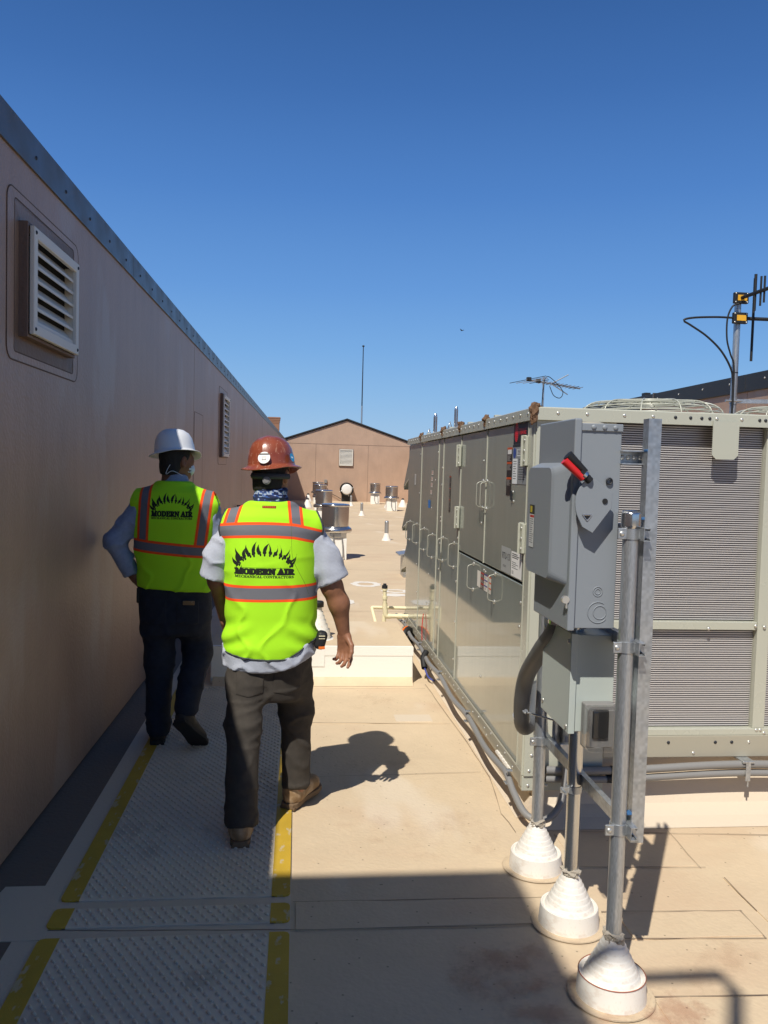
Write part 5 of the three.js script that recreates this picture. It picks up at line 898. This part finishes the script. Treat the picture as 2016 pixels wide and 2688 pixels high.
// condensate drain of pale plastic pipe
const pv = thing('drain_pipe', 'cream plastic condensate drain with upright vent beside the air conditioner', 'drain pipe', [.9, 0, -7.9]);
part(pv, 'run', rod([1.12, .235, -7.92], [.90, .235, -7.92], .021), M.pvc);
part(pv, 'elbow', bent([[.93, .235, -7.92], [.885, .235, -7.92], [.872, .32, -7.92], [.872, .36, -7.92]], .025, .02, 10), M.pvc);
part(pv, 'riser', rod([.872, .34, -7.92], [.866, .50, -7.92], .019), M.pvc);
part(pv, 'coupling', merge([rod([1.0, .235, -7.92], [1.045, .235, -7.92], .027), rod([.869, .40, -7.92], [.868, .43, -7.92], .0255), rod([.866, .485, -7.92], [.866, .505, -7.92], .026)]), M.pvc);
part(pv, 'cap', merge([rod([.866, .505, -7.92], [.866, .535, -7.92], .028, .028, 8), rod([.866, .535, -7.92], [.866, .552, -7.92], .016, .016, 8)]), M.steelDark);
part(pv, 'leg', rod([.862, .0, -7.93], [.87, .25, -7.93], .02), M.pvc);
part(pv, 'return_run', bent([[1.1, .285, -8.1], [.76, .29, -8.1], [.76, .29, -8.09], [.82, .02, -7.75]], .017, .004, 8), M.pvc);
const hose = thing('coiled_hose', 'black hose with orange stripe lying against the curb of the machine', 'hose', [1.06, 0, -7.45]);
part(hose, 'coil', (() => { const t = new THREE.TorusGeometry(.075, .035, 8, 24); t.rotateY(.9); t.translate(1.04, .11, -7.5); return t; })(), M.black);
part(hose, 'stripe', (() => { const t = new THREE.TorusGeometry(.105, .008, 6, 24); t.rotateY(.9); t.translate(1.03, .11, -7.49); return t; })(), M.orange);
const tie = thing('red_wire', 'short red wire hanging on the long side of the air conditioner', 'wire', [1.08, .2, -6.35]);
part(tie, 'wire', tube([[1.09, .44, -6.9], [1.082, .33, -6.9], [1.085, .215, -6.9]], .004, 16, 6), M.red);
const blk = thing('cable_sleeve', 'short black rubber sleeve with blue tie on the base conduit', 'cable sleeve', [1.03, .1, -6.45]);
part(blk, 'sleeve', tube([[1.06, .205, -6.5], [1.03, .165, -6.45], [1.03, .10, -6.38]], .024, 16, 8), M.black);
part(blk, 'tie', tube([[1.03, .105, -6.39], [1.05, .05, -6.3], [1.09, .03, -6.25]], .007, 14, 6), std([.05, .07, .3], .5));

// refrigerant vents above the far end of the machine
const vs0 = thing('vent_stack', 'thin silver vent stack with two looped pipes beyond the air conditioner', 'vent stack', [0, 0, 0], 'vent stacks behind the machine');
part(vs0, 'stack', rod([0, 0, 0], [0, 2.56, 0], .028, .028, 12), M.conduit);
part(vs0, 'cap', lathe([[.028, 2.55], [.02, 2.60], [0, 2.61]], 12), M.alu);
for (const s of [-1, 1]) part(vs0, 'looped_pipe', bent([[s * .055, 0, 0], [s * .055, 2.38, 0], [s * .115, 2.38, 0], [s * .115, 0, 0]], .011, .028, 8), M.conduit);
vs0.position.set(2.29, 0, -12);
const vs1 = copyOf(vs0, [1.97, -.12, -11.9], 0, 'shorter silver vent stack with two looped pipes nearer the gable side');

// masts and aerials
const mast = thing('antenna_mast', 'galvanized antenna mast braced to the black coped wall', 'mast', [4.36, 0, -8]);
part(mast, 'pipe', rod([4.36, 0, -8], [4.36, 3.52, -8], .032, .032, 18), M.galv);
part(mast, 'coupling', rod([4.36, 2.72, -8], [4.36, 2.73, -8], .034, .034, 18), M.steelDark);
part(mast, 'brace', (() => { const g = strutGeo(1.5); g.rotateY(Math.PI / 2 - .28); g.translate(5.06, 2.44, -7.80); return g; })(), M.galv);
part(mast, 'clamp', merge([rod([4.36, 2.41, -8], [4.36, 2.47, -8], .038, .038, 16), rod([4.26, 2.44, -7.97], [4.45, 2.44, -7.97], .012)]), M.galv);
part(mast, 'foot', lathe([[.12, 0], [.11, .05], [.04, .2], [.034, .2]], 20, 4.36, 0, -8), M.boot);
function yagi(label, at, dir, els) {
  const y = thing('yagi_antenna', label, 'antenna', at, 'directional antennas on the mast'), d = V(...dir).normalize(), P = (t, u = 0) => [at[0] + d.x * t, at[1] + d.y * t + u, at[2] + d.z * t];
  const b = part(y, 'clamp_block', bx(at[0] - .075, at[0] + .075, at[1] - .055, at[1] + .055, at[2] + .028, at[2] + .07, .008), M.black);
  part(b, 'yellow_tag', bx(at[0] - .042, at[0] + .055, at[1] - .028, at[1] + .028, at[2] + .07, at[2] + .073, .001), std([.80, .42, .03], .5));
  for (const [sx, sy] of [[-1, -1], [1, -1], [-1, 1], [1, 1]]) piece(b, 'bolt', boltGeo, M.bolt, [at[0] + sx * .06, at[1] + sy * .042, at[2] + .07], ROT.pz);
  part(y, 'boom', rod(P(-.06).map((v, i) => v + (i === 2 ? .045 : 0)), P(1.25).map((v, i) => v + (i === 2 ? .045 : 0)), .018), M.black);
  for (const [t, a, c, r] of els) part(y, 'element', rod(P(t, a).map((v, i) => v + (i === 2 ? .045 : 0)), P(t, c).map((v, i) => v + (i === 2 ? .045 : 0)), r), M.black);
  return y;
}
yagi('black directional antenna pointing level away from the mast with yellow tag', [4.36, 3.262, -8], [1, -.01, .1], [[.135, -.42, .40, .013], [.5, -.35, .35, .011], [.9, -.3, .3, .011]]);
yagi('black directional antenna on the mast top with short upright rods', [4.36, 3.46, -8], [.03, .0, 1], [[.25, -.17, .18, .014], [.345, -.14, .14, .010], [.404, -.12, .13, .010], [.75, -.12, .12, .01]]);
const cab = thing('antenna_cable', 'black cable looping wide from the lower antenna down the mast', 'cable', [4.3, 2.5, -7.96]);
part(cab, 'cable', tube([[4.30, 3.262, -7.95], [4.12, 3.262, -7.95], [3.88, 3.245, -7.95], [3.775, 3.215, -7.95], [3.85, 3.17, -7.95], [4.02, 3.07, -7.95], [4.18, 2.93, -7.95], [4.29, 2.76, -7.95], [4.325, 2.62, -7.96], [4.33, 2.3, -7.96]], .0105, 90, 8), M.black);
const cab2 = thing('antenna_cable', 'black cable from the upper antenna hugging the mast', 'cable', [4.3, 2.7, -7.95]);
part(cab2, 'cable', tube([[4.33, 3.40, -7.93], [4.27, 3.37, -7.94], [4.23, 3.25, -7.95], [4.235, 3.05, -7.95], [4.28, 2.9, -7.95], [4.325, 2.78, -7.955], [4.335, 2.4, -7.958]], .009, 60, 8), M.black);
const tv = thing('tv_antenna', 'television antenna with many rods on a thin mast far behind the machine', 'antenna', [5.36, 0, -18]);
part(tv, 'mast', rod([5.37, 0, -18], [5.375, 3.8, -18], .022), M.galv);
{
  const A = V(4.95, 3.72, -17.9), B = V(6.28, 3.60, -18.2), L = (t) => A.clone().lerp(B, t), bo = part(tv, 'boom', rod(A.toArray(), B.toArray(), .018), M.galv);
  for (let i = 0; i < 14; i++) { const t = .02 + i * .072, p = L(t), h = i < 4 ? .75 - i * .12 : .2, d = V(.28, .03, 1).normalize(), k = i < 4 ? .5 : 1; part(bo, 'element', rod([p.x - d.x * h, p.y - d.y * h * k, p.z - d.z * h], [p.x + d.x * h, p.y + d.y * h * k, p.z + d.z * h], .008, .008, 6), i % 3 ? M.galv : M.steelDark); }
  for (const s of [-1, 1]) part(tv, 'reflector_arm', rod([5.55, 3.66, -18], [5.95, 3.66 + s * .22, -18.05], .012), M.galv);
  for (const t of [.05, .22]) { const p = L(t); part(tv, 'insulator', bx(p.x - .05, p.x + .05, p.y - .03, p.y + .06, p.z - .04, p.z + .04, .01), M.black); }
  part(tv, 'cable', tube([[5.5, 3.6, -17.95], [5.6, 3.4, -17.95], [5.75, 3.35, -17.95], [5.8, 3.5, -17.95], [5.6, 3.72, -17.95], [5.42, 3.8, -17.95], [5.36, 3.5, -17.97], [5.34, 3.0, -17.97]], .009, 60, 5), M.black);
}
const whip = thing('whip_antenna', 'tall thin whip antenna rising behind the gable roof', 'antenna', [3.22, 3.85, -42.6]);
part(whip, 'rod', rod([3.22, 3.6, -42.6], [3.21, 7.9, -42.6], .034, .022, 8), M.steelDark);
part(whip, 'sleeve', rod([3.22, 3.6, -42.6], [3.22, 4.9, -42.6], .04, .04, 8), M.galv);
part(whip, 'tip', lathe([[0, -.05], [.06, -.02], [.07, .02], [0, .06]], 12, 3.21, 7.93, -42.6), M.steelDark);
const bird = thing('bird', 'tiny dark bird flying in the blue sky', 'bird', [10.711, 11.08, -55]);
{
  const d = nets((x, y, z) => { let m = ell(x, y, z, [0, 0, 0], [.05, .05, .14]); m = smin(m, ell(x, y, z, [0, .03, -.14], [.035, .035, .045]), .03); m = smin(m, ell(x, y, z, [0, 0, .19], [.05, .012, .09]), .02); for (const s of [-1, 1]) m = smin(m, ell(x * s, y - .35 * x * s, z, [.2, .0, 0], [.2, .014, .07]), .02); return m; }, [-.45, -.15, -.25], [.45, .3, .32], .014);
  d.scale(.6, .6, .6); d.rotateY(.8); d.translate(10.711, 11.08, -55); part(bird, 'body', clothUV(d), M.steelDark);
}
renderer.render(scene, camera);
